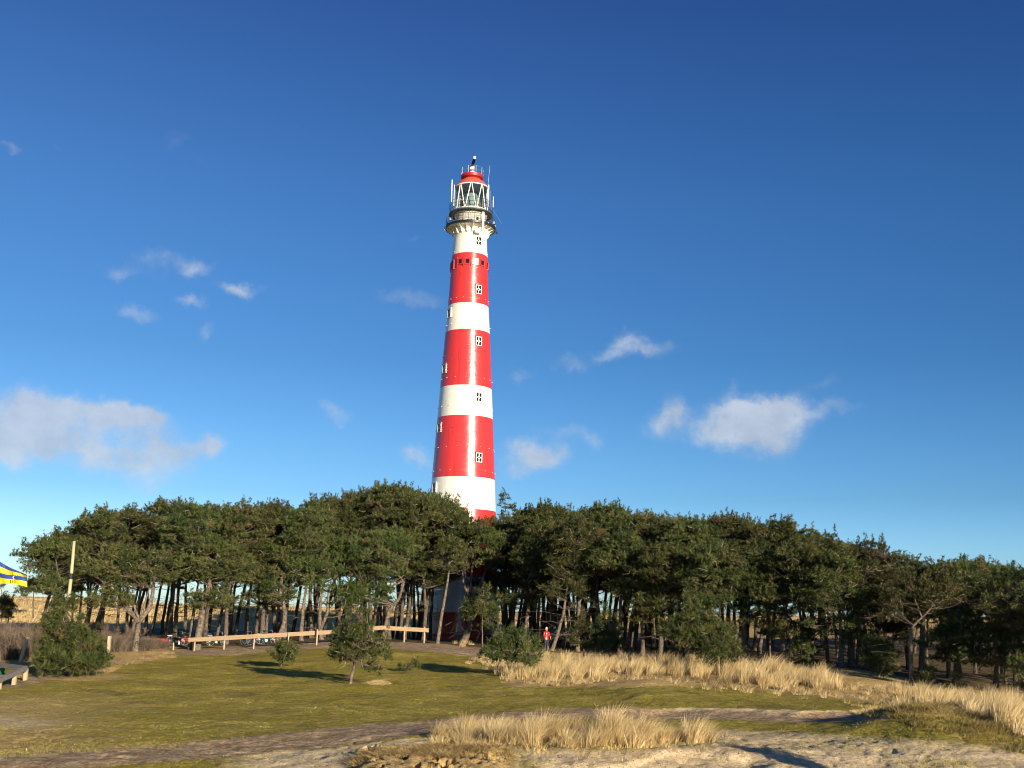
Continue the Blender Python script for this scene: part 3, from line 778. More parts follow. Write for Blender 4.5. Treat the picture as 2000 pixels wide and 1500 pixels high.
    q = MB(); q.lathe([(RL-.1, zd-.04), (RL+.1, zd-.04), (RL+.1, zd+.08), (RL+.0, zd+.1)], 72); q.build('cornice', M['trim'], e, smooth=False)
    RV = 1.34; zv = zf(342.5, RV); zv2 = zf(335.5, RV)
    q = MB(); hh = zv-zd
    q.lathe([(RL+.06, zd+.085), (RL-.12, zd+.30*hh), (RL-.42, zd+.62*hh), (1.15, zd+.86*hh), (1.0, zd+hh*.98)], 72); q.build('dome', M['redflat'], e, smooth=True)
    q = MB(); q.lathe([(1.0, zd+hh*.9), (1.05, zv-.02), (RV, zv+.12), (RV+.02, zv2), (RV-.1, zv2+.06), (0.0, zv2+.2)], 64); q.build('roof_vent', M['darkred'], e)
    zr2 = zf(322, RV)
    rail(RV, zv2, zr2, [zr2, zv2+(zr2-zv2)*.5], 9, M['steel'], 'roof_railing', .02, .03)
    # radar
    zp = zv2+.15
    q = MB(); q.lathe([(.42, zp), (.38, zp+.35), (.22, zp+.45), (.22, zp+.95), (.0, zp+.95)], 16); q.box((.25*cdir.x, .25*cdir.y, zp+.75), (.5, .5, .45)); q.build('radar_pedestal', M['trim'], e)
    bd = (cdir*math.cos(R(6))+rdir*math.sin(R(6))).normalized(); R3 = frameM(bd); cc = Vector((0,0,zp+1.2))
    q = MB(); q.box(cc, (.26, 4.9, .34), R3); o = q.build('radar_scanner', M['scanner'], e)
    q = MB(); q.box(cc+bd*2.48, (.27, .05, .35), R3); q.build('end_cap', M['trim'], o)
    # antennas: (column, top row, bottom row, thickness, lean)
    for cxp, y0, y1, r_, lx in ((883,351,395,.075,0),(887.5,361,402,.05,0),(957,323,362,.022,-4),(954.5,361,404,.085,0),(958,374,408,.02,0),(963.5,384,405,.045,0),(961,392,410,.03,0)):
        dd = D0-1.2; p0 = P(cxp+lx, y1, dd)-root; p1 = P(cxp, y0, dd)-root; 
        p0 = Vector((p1.x+(p0.x-p1.x)*(1 if lx else .0), p0.y, p0.z)) if not lx else p0
        q = MB(); q.tube([p0, p1], [r_, r_*.8], 6); q.build('antenna', M['steel'] if r_ < .04 else M['trim'], e)
    q = MB(); q.tube([P(963,410,D0-1.2)-root, P(980,437,D0-1.2)-root], .02, 5); q.build('antenna', M['steel'], e)
    c, d = pt(R(27), (zt+zf(447,RG))/2, RG+.12); q = MB(); q.box(c, (.26, .2, zt+.25-zf(447, RG)), frameM(d)); q.build('cable_duct', M['trim'], e)
    c, d = pt(R(19), zf(452,rn), rn+.35); q = MB(); q.box(c, (.55, .5, .5), frameM(d)); q.build('cabinet', M['trim'], e)
    for ph in (-80, -20, 8, 60, 85):
        c, d = pt(R(ph), zg-.4, RG+.15); q = MB(); q.box(c+Vector((0,0,.25)), (.05, .05, .5)); q.box(c, (.22, .22, .18), frameM(d)); 
        if ph in (-80, 85): q.build('floodlight', M['black'], e)
    for k in range(26):
        a = 2*math.pi*(k*.38+.03*k*k); z = zg+.2+.35*(k % 3)*.6
        if k % 2: continue
        q = MB(); q.box((math.cos(a)*(RG-.12), math.sin(a)*(RG-.12), z), (.25, .22, .32)); q.build('lamp_box', M['black'] if k % 4 else M['steel'], e)
    return root
TOWER = build_lighthouse()

# ------------------------------------------------------------ pines seen one by one along the edge of the wood
def T(*a, **k):
    a = list(a); rg = np.random.default_rng(a[6]); cr = list(a[3]); c = max(cr, key=lambda q: q[2]*q[3]-q[1]*.0)
    dn = 1.45 if 360 < a[0] < 800 else 1.25
    if 840 < a[0] < 980 or a[0] == 1779: return pine(*a, **k)
    if a[0] > 1850: cr.append((a[0]+rg.normal()*30, 1290+rg.normal()*12, 58, 24))
    if c[2] > 40: cr.append((c[0]+rg.normal()*14, c[1]+c[3]*dn, c[2]*.78, c[3]*.55))
    if c[2] > 55 and (a[0] > 1060 or c[1] < 1075): cr.append((c[0]+rg.normal()*25, c[1]+c[3]*1.8, c[2]*.5, c[3]*.38))
    a[3] = cr; return pine(*a, **k)
T(88,80,[(98,1195),(118,1130)],[(100,1095,62,42),(52,1085,26,26)],.28,'leftmost leaning pine of the wood, low crown reaching out towards the flag',11,dead=8)
T(72,86,[(92,1180),(108,1125)],[(120,1080,60,40)],.22,'thin dark pine leaning right just behind the leftmost pine',12)
T(160,84,[(176,1180),(196,1115)],[(190,1050,66,55)],.27,'leaning pine behind the pale wooden pole, its rounded crown a peak of the skyline',13)
T(182,88,[(200,1180),(220,1120)],[(245,1040,60,48)],.24,'dark leaning pine between the pale pole and the forked pine',14)
T(263,77,[(271,1225),(277,1212)],[(235,1120,75,42),(305,1115,50,42)],.29,'pine with a trunk forked low into a wide Y, sunlit at its foot',15,bark='bark_pale',forks=((.98,[(250,1190),(229,1155),(215,1125)],.2),(.98,[(290,1190),(298,1160),(302,1125)],.2)),dead=4)
T(330,88,[(336,1190),(345,1120)],[(330,1030,62,52)],.24,'straight pine deep behind the red boards, crown high on the skyline',16)
T(371,81,[(377,1200),(384,1140)],[(375,1035,60,52),(350,1080,45,30)],.20,'slim upright pine at the left end of the long wooden rail',17,bark='bark_pale')
T(384,80,[(394,1200),(405,1160),(412,1130)],[(420,1105,72,48)],.34,'thick sunlit pine trunk leaning right at the left end of the rail',18,bark='bark_pale')
T(441,86,[(443,1200),(450,1135)],[(470,1040,68,54)],.26,'pine behind the second rail post, pale foot and dark upper trunk',19)
T(480,92,[(484,1190),(494,1130)],[(540,1030,60,46)],.24,'dark straight pine between the second and third rail posts',20)
T(512,88,[(514,1200),(522,1130)],[(505,1110,60,42)],.30,'pine behind the parked bicycles, pale patch at its foot',21)
T(541,87,[(557,1205),(549,1160),(553,1130)],[(560,1100,62,42)],.27,'pine with a crooked S-shaped trunk above the small round bush',22,bark='bark_pale')
T(588,87,[(592,1190),(598,1140)],[(600,1045,62,55),(590,1120,45,28)],.22,'slender upright pine right of the crooked trunk, standing before the rail',23,bark='bark_pale')
T(628,89,[(624,1200),(628,1150)],[(650,1100,62,48)],.24,'twin-stemmed pine at the right end of the long rail',24,bark='bark_pale',forks=((.25,[(640,1195),(642,1150)],.17),))
T(703,96,[(706,1180),(708,1120)],[(690,1015,62,52)],.24,'pine behind the small lone tree, tall crown on the skyline',25)
T(748,89,[(760,1195),(780,1168),(790,1135)],[(745,1090,78,52)],.27,'pine with a long curved trunk sweeping right above the short rail',26,bark='bark_pale')
T(782,95,[(786,1180),(788,1130)],[(765,995,68,48),(820,1010,42,40)],.22,'tall pine left of the lighthouse, highest crown of the whole wood',27)
T(827,100,[(831,1190),(829,1140)],[(840,1040,60,54)],.27,'dark pine hugging the left edge of the lighthouse',28)
T(854,86,[(862,1205),(872,1150),(878,1115)],[(875,1095,52,34)],.19,'slim blotchy pale pine in front of the red lighthouse foot',29,bark='bark_pale',dead=4)
T(905,97,[(922,1200),(917,1165)],[(925,1075,72,50),(890,1030,45,32)],.42,'thick dark pine with a flared foot splitting in front of the lighthouse',30,forks=((.95,[(935,1150),(948,1115)],.2),(.95,[(905,1140),(902,1105)],.16)),dlen=2.2,flare=1.9)
T(966,103,[(968,1180),(969,1110)],[(1000,1060,55,40),(952,1040,38,26)],.24,'dark pine at the right edge of the lighthouse',31)
T(984,110,[(986,1080),(990,1010)],[(985,985,24,20),(1002,1005,22,16),(975,1015,20,14)],.20,'airy crooked pine poking above the others right of the lighthouse',32,bark='bark_pale',dens=6,per=24)
T(1019,91,[(1028,1215),(1034,1170),(1042,1110)],[(1045,1100,60,42),(1010,1175,55,15)],.25,'sunlit pine right of the dark round bush, pale straight trunk',33,bark='bark_pale',dlen=2.4,dead=8)
T(1048,98,[(1052,1190),(1058,1110)],[(1060,1035,66,52)],.22,'pine behind the sunlit trunk, crown high on the skyline right of the lighthouse',34)
T(1076,86,[(1092,1228),(1101,1190),(1112,1120)],[(1120,1105,66,40)],.20,'thin pale pine leaning right beside the people in the wood',35,bark='bark_pale',dlen=3.0,dead=14)
T(1128,86,[(1130,1190),(1134,1110)],[(1130,1060,60,45)],.22,'pine with many dead side branches behind the pair of bushy young pines',36,bark='bark_pale',dlen=2.6,dead=14)
T(1165,90,[(1166,1180),(1170,1100)],[(1180,1035,66,46)],.24,'pine rising to a flat-topped crown right of the dead-branched pine',37)
T(1210,84,[(1212,1200),(1214,1140)],[(1215,1090,70,48)],.25,'broad pine between the paired young pines and the big dark bushy pine',38)
T(1255,86,[(1256,1200),(1260,1120)],[(1262,1050,66,42)],.24,'pine behind the marram, rounded crown just right of the flat-topped one',39)
T(1290,81,[(1292,1200),(1296,1140)],[(1300,1120,75,50)],.26,'dark pine directly left of the big bushy pine above the marram',40)
T(1345,84,[(1346,1180),(1350,1110)],[(1345,1055,66,42)],.25,'pine with crown on the skyline straight above the big bushy pine',41)
T(1388,78,[(1390,1200),(1394,1140)],[(1395,1115,80,50)],.28,'wide pine spreading right behind the big bushy pine',42)
T(1422,85,[(1424,1170),(1430,1100)],[(1425,1050,72,42)],.25,'pine whose ragged crown tops the middle of the right half of the wood',43)
T(1452,78,[(1455,1230),(1450,1180)],[(1465,1120,78,52)],.27,'pine above the right end of the marram bank',44,dlen=2.4,dead=10)
T(1500,83,[(1502,1180),(1508,1110)],[(1510,1060,72,42)],.25,'pine with a bumpy crown right of the ragged one',45)
T(1528,76,[(1530,1230),(1532,1190)],[(1540,1180,72,45),(1560,1110,65,45)],.27,'low-crowned pine behind the last tall marram',46)
T(1585,79,[(1586,1190),(1590,1120)],[(1595,1085,70,48)],.26,'pine beneath the dip in the right skyline',47)
T(1641,73,[(1643,1255),(1640,1210)],[(1635,1165,78,48),(1640,1115,50,36)],.27,'pine on the grassy knoll right of the marram, pale lower trunk',48,bark='bark_pale')
T(1664,74,[(1663,1260),(1658,1215)],[(1700,1110,75,52)],.33,'thick-stemmed pine with the broad domed crown of the right skyline',49)
T(1712,78,[(1714,1200),(1720,1140)],[(1720,1190,70,40),(1760,1120,50,36)],.27,'pine behind the dark young pine under the domed crown',50)
T(1779,63,[(1779,1260),(1780,1228),(1797,1206)],[(1785,1172,74,36),(1835,1165,50,34)],.16,'pine with a pale straight trunk bent at the top, right part of the wood',51,bark='bark_pale',dlen=1.8,dead=8)
T(1800,74,[(1802,1200),(1806,1150)],[(1810,1140,62,38)],.25,'pine behind the bent pale trunk, crown at the lowest dip of the skyline',52)
T(1868,66,[(1870,1260),(1872,1190)],[(1875,1155,72,58),(1850,1255,60,30)],.27,'dark pine with the high lumpy crown near the right edge',53)
T(1944,63,[(1944,1320),(1942,1290)],[(1930,1265,78,35),(1965,1200,70,50)],.26,'low spreading pine with branches near the ground at the right edge',54,dlen=2.2,dead=8)
T(1985,68,[(1985,1240),(1988,1170)],[(1985,1150,66,45)],.26,'rearmost pine at the right border, crown level with the lumpy one',55)
T(2085,61,[(2085,1260),(2085,1200)],[(2070,1190,80,90)],.28,'pine cut off by the right border of the picture',56)
T(2030,60,[(2030,1340),(2030,1310)],[(2010,1310,60,32)],.22,'lowest boughs pine at the right border beside the marram',57)

# young and bushy pines in front of the wood
YG = 'young pines in front of the wood'
def Y(*a, **k):
    k.setdefault('needles', 'needles_young'); k.setdefault('tuft', .23); k.setdefault('dead', 0); k.setdefault('group', YG); k.setdefault('dens', 17); k.setdefault('per', 42); k.setdefault('low', -.95)
    k.setdefault('name', 'young_pine'); k.setdefault('cat', 'young pine'); k.setdefault('flare', 1.1); k.setdefault('flat', .8); k.setdefault('nb', 15); k.setdefault('width', .06)
    return pine(*a, **k)
Y(140,55,[(138,1260),(132,1190)],[(140,1292,74,20),(136,1266,62,26),(131,1238,46,24),(128,1210,38,26),(126,1188,26,22),(125,1172,13,14),(192,1276,18,22),(84,1298,26,13),(170,1305,34,10),(98,1250,12,8)],.12,'large bushy young pine at the left, wide at the bottom and pointed at the top',101)
Y(683,52,[(690,1305),(697,1265),(700,1215)],[(700,1258,56,38),(680,1272,48,26),(703,1210,32,30),(742,1270,28,32),(650,1276,22,16),(660,1240,20,14),(725,1305,24,8)],.085,'lone small pine with a bare leaning pale trunk on the green slope',102,bark='bark_pale',dens=12,per=34)
Y(548,64,[(552,1288),(556,1275)],[(562,1274,24,15),(540,1266,16,9),(558,1286,20,9)],.05,'small windswept bush pine below the wooden rail',103,dens=26,per=60,needles='needles')
Y(975,56,[(973,1300),(980,1275)],[(985,1270,46,30),(1030,1278,32,27),(958,1284,20,17),(1012,1247,28,18),(1044,1270,16,20)],.07,'dark round bushy pine with thin bare stems right of the lighthouse foot',104,needles='needles')
Y(942,84,[(942,1240),(941,1190)],[(935,1190,38,18),(945,1165,18,22),(955,1215,20,22),(915,1200,18,12)],.06,'slim young pine with a thin white stem in front of the lighthouse foot',105,bark='bark_pale',dens=14,per=40)
Y(1140,70,[(1140,1240),(1140,1215)],[(1140,1250,32,28),(1138,1222,18,18)],.08,'left and lower of the pair of bushy young pines behind the marram',106)
Y(1190,68,[(1190,1240),(1188,1205)],[(1192,1248,34,32),(1188,1212,22,24)],.08,'right and taller of the pair of bushy young pines behind the marram',107)
Y(1385,62,[(1375,1250),(1345,1180)],[(1395,1270,50,34),(1355,1235,52,46),(1345,1190,26,36),(1310,1235,30,14),(1420,1245,28,34)],.12,'big dark bushy pine leaning left over the marram bank',108,dens=20)
Y(1567,72,[(1567,1285),(1567,1270)],[(1567,1278,24,22),(1560,1255,13,14)],.07,'small conical pine at the right end of the marram bank',109)
Y(1716,66,[(1716,1300),(1714,1265)],[(1718,1290,42,30),(1710,1262,26,24)],.09,'dark bushy young pine at the foot of the wood left of the bent pale trunk',110)
Y(1815,62,[(1815,1325),(1815,1315)],[(1815,1325,24,16),(1808,1312,13,10)],.05,'little round pine just right of the bent pale trunk',111)
Y(1862,61,[(1862,1338),(1862,1330)],[(1862,1336,20,10)],.04,'tiny pine sprout beside the little round pine',112)
Y(14,95,[(14,1210),(14,1195)],[(12,1192,24,22),(2,1180,18,16)],.08,'round grey-green bush pine at the left border under the flag',113)
Y(797,60,[(797,1303),(800,1300)],[(792,1303,16,4),(812,1300,10,5)],.03,'flat sprig of pine lying on the green slope left of the lighthouse foot',114,dens=30,per=50)
Y(65,150,[(65,1160),(66,1150)],[(66,1146,26,16),(45,1158,14,9)],.10,'grey-green wind-bent tree on the far dune behind the flag',115,tuft=.4,dens=10,per=10)
Y(4,140,[(4,1160),(2,1146)],[(2,1142,9,5)],.07,'bare dark tree on the far dune at the left border',116,tuft=.3,dens=8,per=8,dead=18,dlen=2.2)

# ------------------------------------------------------------ the mass of the wood behind, tree by tree
SKYL = [(0,1100),(30,1075),(60,1045),(150,1035),(190,990),(270,992),(340,992),(380,988),(500,992),(560,985),(650,975),(700,962),(770,952),(800,955),(860,985),(900,1012),(960,1030),(985,1010),(1010,1005),(1050,1000),
        (1100,988),(1170,990),(1210,997),(1290,1022),(1400,1012),(1460,1017),(1550,1037),(1600,1040),(1640,1070),(1700,1052),(1750,1087),(1800,1112),(1840,1102),(1880,1088),(1960,1102),(2100,1115)]
def skyline(px): return float(np.interp(px, [a for a, _ in SKYL], [b for _, b in SKYL]))
def variant(seed, H=10.0):
    rg = np.random.default_rng(seed); lean = rg.uniform(.2, 1.4)
    path = [Vector((lean*(t/12)**1.2+rg.normal()*.03, rg.normal()*.03, -.3+H*.82*t/12)) for t in range(13)]
    rad = [.16*(1-.62*i/12)*(1.3 if i == 0 else 1) for i in range(13)]
    mb = MB(); mb.tube(path, rad, 8)
    ells = [((lean*1.05, 0, H*.82), (2.5, 2.5, 1.2)), ((lean+rg.uniform(-1, 1), rg.uniform(-1, 1), H*.64), (2.4, 2.4, 1.0)), ((lean*.7+rg.uniform(-1, 1), rg.uniform(-1, 1), H*rg.uniform(.42, .52)), (1.9, 1.9, .6))]
    pads = pads_in(ells, 7.5, rg); limbs(mb, path, rad, pads, rg, .45); dead_branches(mb, path, rad, rg, 9, 1.7, .25, .6)
    tm = mesh('trunk', mb.v, mb.f, [M['bark'], M['deadwood']], smooth=True); tm.polygons.foreach_set('material_index', mb.mi)
    return tm, crown_mesh(pads, rg, .23, 20, 10, flat=.42, width=.095)
VAR = [variant(500+k) for k in range(9)]
placed = []
for o in list(COL.objects):
    if o.name.startswith('pine_tree'): placed.append((o.location.x, o.location.y))
def wood_trees():
    rg = np.random.default_rng(99); cnt = 0; tries = 0; first = {}
    while cnt < 243 and tries < 30000:
        tries += 1
        D = rg.uniform(70, 175); q_ = rg.random(); px = rg.uniform(90, 900) if q_ < .56 else rg.uniform(980, 1400) if q_ < .86 else rg.uniform(1400, 2060); 
        front = np.interp(px, [60,300,550,760,860,1000,1100,1300,1450,1650,1780,1960,2160], [85,90,92,94,106,98,92,85,82,77,73,70,67])
        back = np.interp(px, [60,330,620,760,830,1000,1100,2160], [97,103,110,128,150,145,135,118])
        if cnt > 228: px = rg.uniform(2060, 2420); D = rg.uniform(52, 75); front = 0; back = 99
        if D < front or D > back: continue
        if 838 < px < 978 and D < 124: continue
        g = foot(px, D)
        if (g.x-TOWER.x)**2+(g.y-TOWER.y)**2 < 7.2**2: continue
        md = 1.55 if px < 850 else 2.2 if px < 1420 else 2.85
        if any((g.x-a)**2+(g.y-b)**2 < md*md for a, b in placed): continue
        top = skyline(px)+rg.uniform(6, 34)+ (8 if 850 < px < 990 else 0)
        H = P(px, top, D).z - g.z
        if H < 4.5: continue
        H = min(H, 15)
        k = int(rg.integers(len(VAR))); tm, cm = VAR[k]
        names = [(150,'in the thin left end of the wood'),(300,'between the pale pole and the forked pine'),(420,'behind the left end of the long fence'),(540,'behind the middle of the long fence'),(660,'behind the right end of the long fence'),
                 (830,'left of the lighthouse foot behind the short rail'),(1000,'crowding around the lighthouse'),(1120,'behind the two people'),(1300,'behind the paired young pines'),(1460,'behind the big bushy pine'),
                 (1660,'behind the last tall marram'),(1800,'around the bent pale trunk'),(1900,'beyond the high lumpy crown near the right edge'),(9999,'at the far right end of the wood')]
        reg = next(n_ for a_, n_ in names if px < a_)
        e = empty('pine_tree', g, 'dark rear pine ' + reg, 'pine tree', 'rear pines ' + reg, rz=rg.uniform(-.5, .5) + (0 if rg.random() < .7 else math.pi*.8))
        sc_ = H/9.3; e.scale = (min(1.25, sc_*(.9 if px < 850 else 1)*rg.uniform(.9, 1.1)),)*2 + (sc_,)
        new_obj('trunk', tm, e); new_obj('crown', cm, e)
        placed.append((g.x, g.y)); cnt += 1
    return cnt
print('wood trees', wood_trees())

# ------------------------------------------------------------ marram and other grass
def blades(pts, per, h, rg, lean=(.22,.0), spread=.16, wid=.008, splay=.5, nseg=3, tlo=.2, thi=1.0):
    n_ = len(pts); k = n_*per; base = np.repeat(pts, per, 0)
    hf = fbm(pts[:, 0]*.8, pts[:, 1]*.8, 55)
    hh = np.repeat(h*rg.uniform(.5, 1.2, n_)*np.clip(.05+1.8*hf, .5, 1.25), per)*rg.uniform(.45, 1.12, k)
    ang = rg.uniform(0, 2*np.pi, k); rr = spread*np.sqrt(rg.random(k)); off = np.stack([np.cos(ang)*rr, np.sin(ang)*rr, -.03+0*rr], -1)
    base = base+off; out = np.stack([np.cos(ang), np.sin(ang), 0*ang], -1)*(splay*rg.random(k)*(.3+rr/spread))[:, None]
    ln = np.repeat(np.array([lean[0], lean[1], 0])+rg.normal(size=(n_, 3))*[.16,.16,0], per, 0)*rg.uniform(.4, 1.6, k)[:, None]
    a2 = rg.uniform(0, np.pi, k); side = np.stack([np.cos(a2), np.sin(a2), 0*a2], -1)*wid*rg.uniform(.7, 1.4, k)[:, None]
    V = []; 
    for s_ in range(nseg+1):
        t = s_/nseg; c = base + np.stack([0*hh, 0*hh, hh*t], -1)*(1-.18*t) + (out+ln)*(hh*(t**1.7))[:, None]
        wv = side*(1-.85*t); V += [c-wv, c+wv]
    V = np.stack(V, 1).reshape(-1, 3); b = np.arange(k)[:, None]*(2*(nseg+1))
    f = np.concatenate([b+np.array([[2*s_, 2*s_+1, 2*s_+3, 2*s_+2]]) for s_ in range(nseg)], 0)
    t = np.clip(np.repeat(rg.uniform(tlo, thi, n_), per)*.6+rg.uniform(tlo, thi, k)*.45, 0, 1).repeat(2*(nseg+1))
    return V, f, t
def stuff(name, V, f, t, m, label, cat='grass'):
    o = new_obj(name, mesh(name, V, f, M[m], tint=t)); tag(o, label, cat, kind='stuff'); return o
def grass_patch(name, label, poly, n_, per, h, wid, spread, **kw):
    px, py = sample(poly, n_); px = px + rng.normal(size=len(px))*9; py = py + rng.normal(size=len(px))*2.5; p = hit(px, py)
    p = p[fbm(p[:, 0]*1.6, p[:, 1]*1.6, 88)+rng.normal(size=len(p))*.07 > .42]
    V, f, t = blades(p, per, h, rng, wid=wid, spread=spread, **kw); return stuff(name, V, f, t, 'marram', label)
grass_patch('marram_grass','tall dry golden marram grass on the bank before the dark bushy pines',
            [(985,1328),(1000,1308),(1090,1300),(1180,1292),(1260,1290),(1330,1296),(1400,1310),(1500,1305),(1590,1315),(1632,1335),(1625,1352),(1520,1345),(1440,1338),(1330,1326),(1200,1322),(1090,1332)],
            720, 56, 1.0, .010, .2)
grass_patch('marram_grass','short brown matted leaves at the feet of the tall golden marram',[(985,1330),(1010,1300),(1180,1290),(1330,1294),(1590,1312),(1640,1340),(1625,1358),(1440,1345),(1200,1328)],500,45,.38,.011,.25,tlo=0,thi=.35,splay=1.0)
grass_patch('marram_grass','short dry marram fringe at the left foot of the dark round bush',[(920,1290),(960,1282),(990,1300),(1000,1330),(975,1322),(940,1300)],70,45,.5,.010,.2)
grass_patch('marram_grass','pale dry marram clump in the foreground beside the dirt path',
            [(842,1442),(870,1430),(950,1422),(1040,1422),(1200,1428),(1290,1436),(1375,1438),(1378,1448),(1290,1454),(1180,1455),(1060,1452),(960,1448)],
            270, 120, .56, .0055, .16, splay=.7)
grass_patch('marram_grass','tallest tufts rising from the foreground marram clump',[(935,1436),(1180,1434),(1220,1446),(1080,1450),(960,1446)],34,140,.72,.0055,.17,splay=.5)
grass_patch('marram_grass','single round marram tuft at the right end of the foreground clump',[(1345,1440),(1372,1438),(1378,1452),(1350,1455)],9,150,.68,.0055,.15)
grass_patch('marram_grass','dry marram running along the mound to the right border',
            [(1755,1372),(1800,1362),(1900,1374),(2010,1385),(2040,1440),(1990,1440),(1940,1420),(1880,1402),(1800,1392)],300,70,.85,.009,.2)
grass_patch('marram_grass','thin marram row below the small pines at the right edge of the wood',[(1700,1340),(1790,1350),(1890,1362),(1990,1378),(1990,1388),(1880,1374),(1760,1356)],90,50,.7,.010,.2)
px, py = sample([(1690,1395),(1760,1382),(1850,1390),(1930,1412),(2000,1440),(2000,1475),(1900,1450),(1800,1430),(1700,1412)], 420)
M['tussock'] = mat('tussock_blades', rough=.7, build=lambda nt, b: nt.links.new(ramp(nt, nd(nt, 'ShaderNodeAttribute', attribute_name='tint').outputs['Fac'], [(0,(.10,.075,.02)),(.5,(.22,.17,.045)),(1,(.48,.34,.14))]), b.inputs['Base Color']))
V, f, t = blades(hit(px, py), 46, .20, rng, lean=(.3,-.3), spread=.2, wid=.008, splay=1.5, tlo=0, thi=.9); stuff('tussock_grass', V, f, t, 'tussock', 'low matted brown tussocks on the mound at the right')
px, py = sample([(700,1475),(760,1468),(900,1466),(985,1470),(990,1500),(690,1500)], 420)
V, f, t = blades(hit(px, py), 42, .11, rng, lean=(-.5,-.9), spread=.2, wid=.006, splay=2.2, tlo=.0, thi=.65); stuff('torn_turf', V, f, t, 'marram', 'matted straw and roots hanging over a torn sandy edge at the bottom')
px, py = sample([(190,1290),(330,1270),(345,1285),(250,1300),(200,1318)], 160)
V, f, t = blades(hit(px, py), 40, .22, rng, spread=.3, wid=.010, tlo=.0, thi=.5, splay=1.2); stuff('dry_grass', V, f, t, 'marram', 'ochre dry grass under the bare shrubs left of the rail')
px, py = sample([(715,1330),(760,1328),(762,1340),(705,1342)], 40)
V, f, t = blades(hit(px, py), 40, .16, rng, spread=.2, wid=.009, splay=1.0, tlo=.3, thi=.9); stuff('dry_grass', V, f, t, 'marram', 'faded straw tuft right of the lone small pine')
px, py = sample([(885,1250),(922,1252),(925,1262),(890,1262)], 20)
V, f, t = blades(hit(px, py), 40, .4, rng, spread=.2, wid=.014, tlo=.3, thi=.9); stuff('dry_grass', V, f, t, 'marram', 'straw tuft at the flared foot of the thick pine by the lighthouse')
for nme, poly, n_, h_, w_ in (('thin scattered marram fading out around the foreground clump', [(790,1455),(860,1425),(1000,1415),(1250,1425),(1420,1436),(1440,1462),(1250,1478),(1000,1472)], 90, .24, .005),
        ('thin scattered marram fading out below the golden bank', [(960,1345),(1000,1325),(1200,1325),(1440,1340),(1640,1352),(1680,1345),(1640,1368),(1440,1352),(1200,1338)], 130, .35, .009),
        ('thin scattered marram between the bank and the right mound', [(1560,1340),(1700,1335),(1780,1350),(1760,1400),(1690,1398),(1650,1370)], 60, .35, .009)):
    px, py = sample(poly, n_); V, f, t = blades(hit(px, py), 34, h_, rng, wid=w_, spread=.16, splay=1.1, tlo=.1, thi=.9); stuff('marram_grass', V, f, t, 'marram', nme)
# dune grass on the far hills
px, py = sample([(0,1168),(140,1166),(700,1184),(1200,1194),(2000,1204),(2000,1216),(700,1222),(0,1216)], 9000)
V, f, t = blades(hit(px, py, 100, 260), 6, .55, rng, lean=(.3,0), spread=.7, wid=.05, splay=.8, nseg=1, tlo=.2, thi=.9); stuff('dune_grass', V, f, t, 'marram', 'dry golden grass covering the distant sunlit dunes behind the wood')
# short turf over the slope
def turf():
    n_ = 210000; px = rng.uniform(-60, 2060, n_); py = 1262+238*rng.random(n_)**.8
    k = py > np.interp(px, [0,200,370,800,1000,1600,1780,2000], [1318,1300,1276,1262,1280,1300,1335,1370])
    d, s = segd(px, py, LOWPATH); d2, _ = segd(px, py, TOPPATH)
    k &= (d > 15) & (d2 > 8) & ~((s > 0) & (d > 12) & (rng.random(n_) < .82) & (px < 1650))
    k &= ~((px > 780) & (px < 940) & (py < 1285))
    p = hit(px[k], py[k]); patch = fbm(p[:, 0]*.5, p[:, 1]*.5, 71)
    p = p[(patch+rng.normal(size=len(p))*.12) > .40]
    V, f, t = blades(p, 3, .058, rng, lean=(.25,0), spread=.07, wid=.010, splay=1.0, nseg=1, tlo=0, thi=1)
    tt = fbm(V[:, 0]*.35, V[:, 1]*.35, 77)
    t = np.clip((tt-.5)*1.1+.32+(t-.5)*.5, 0, .86); r_ = np.repeat(rng.random(len(t)//4) < .03, 4); t = np.where(r_, 1.0, t)
    stuff('short_grass', V, f, t, 'turf', 'short olive green turf flecked with straw on the slope')
turf()
# small stones and twigs on the sand
def pebbles():
    n_ = 1500; px = rng.uniform(200, 1950, n_); py = rng.uniform(1436, 1500, n_); p = hit(px, py); k = len(p)
    r_ = rng.uniform(.006, .022, k); v = []; 
    O = np.array([(1,0,0),(0,1,0),(-1,0,0),(0,-1,0),(0,0,.7)]); V = (p[:, None]+O[None]*r_[:, None, None]*rng.uniform(.6, 1.4, (k, 5, 1))).reshape(-1, 3)
    b = np.arange(k)[:, None]*5; f = np.concatenate([b+np.array([[i, (i+1) % 4, 4]]) for i in range(4)], 0)
    o = new_obj('pebbles', mesh('pebbles', V, f, M['pebble'])); tag(o, 'small dark stones and droppings scattered over the sandy ground', 'pebbles', kind='stuff')
M['pebble'] = mat('pebble', (.12,.09,.07), .9)
pebbles()

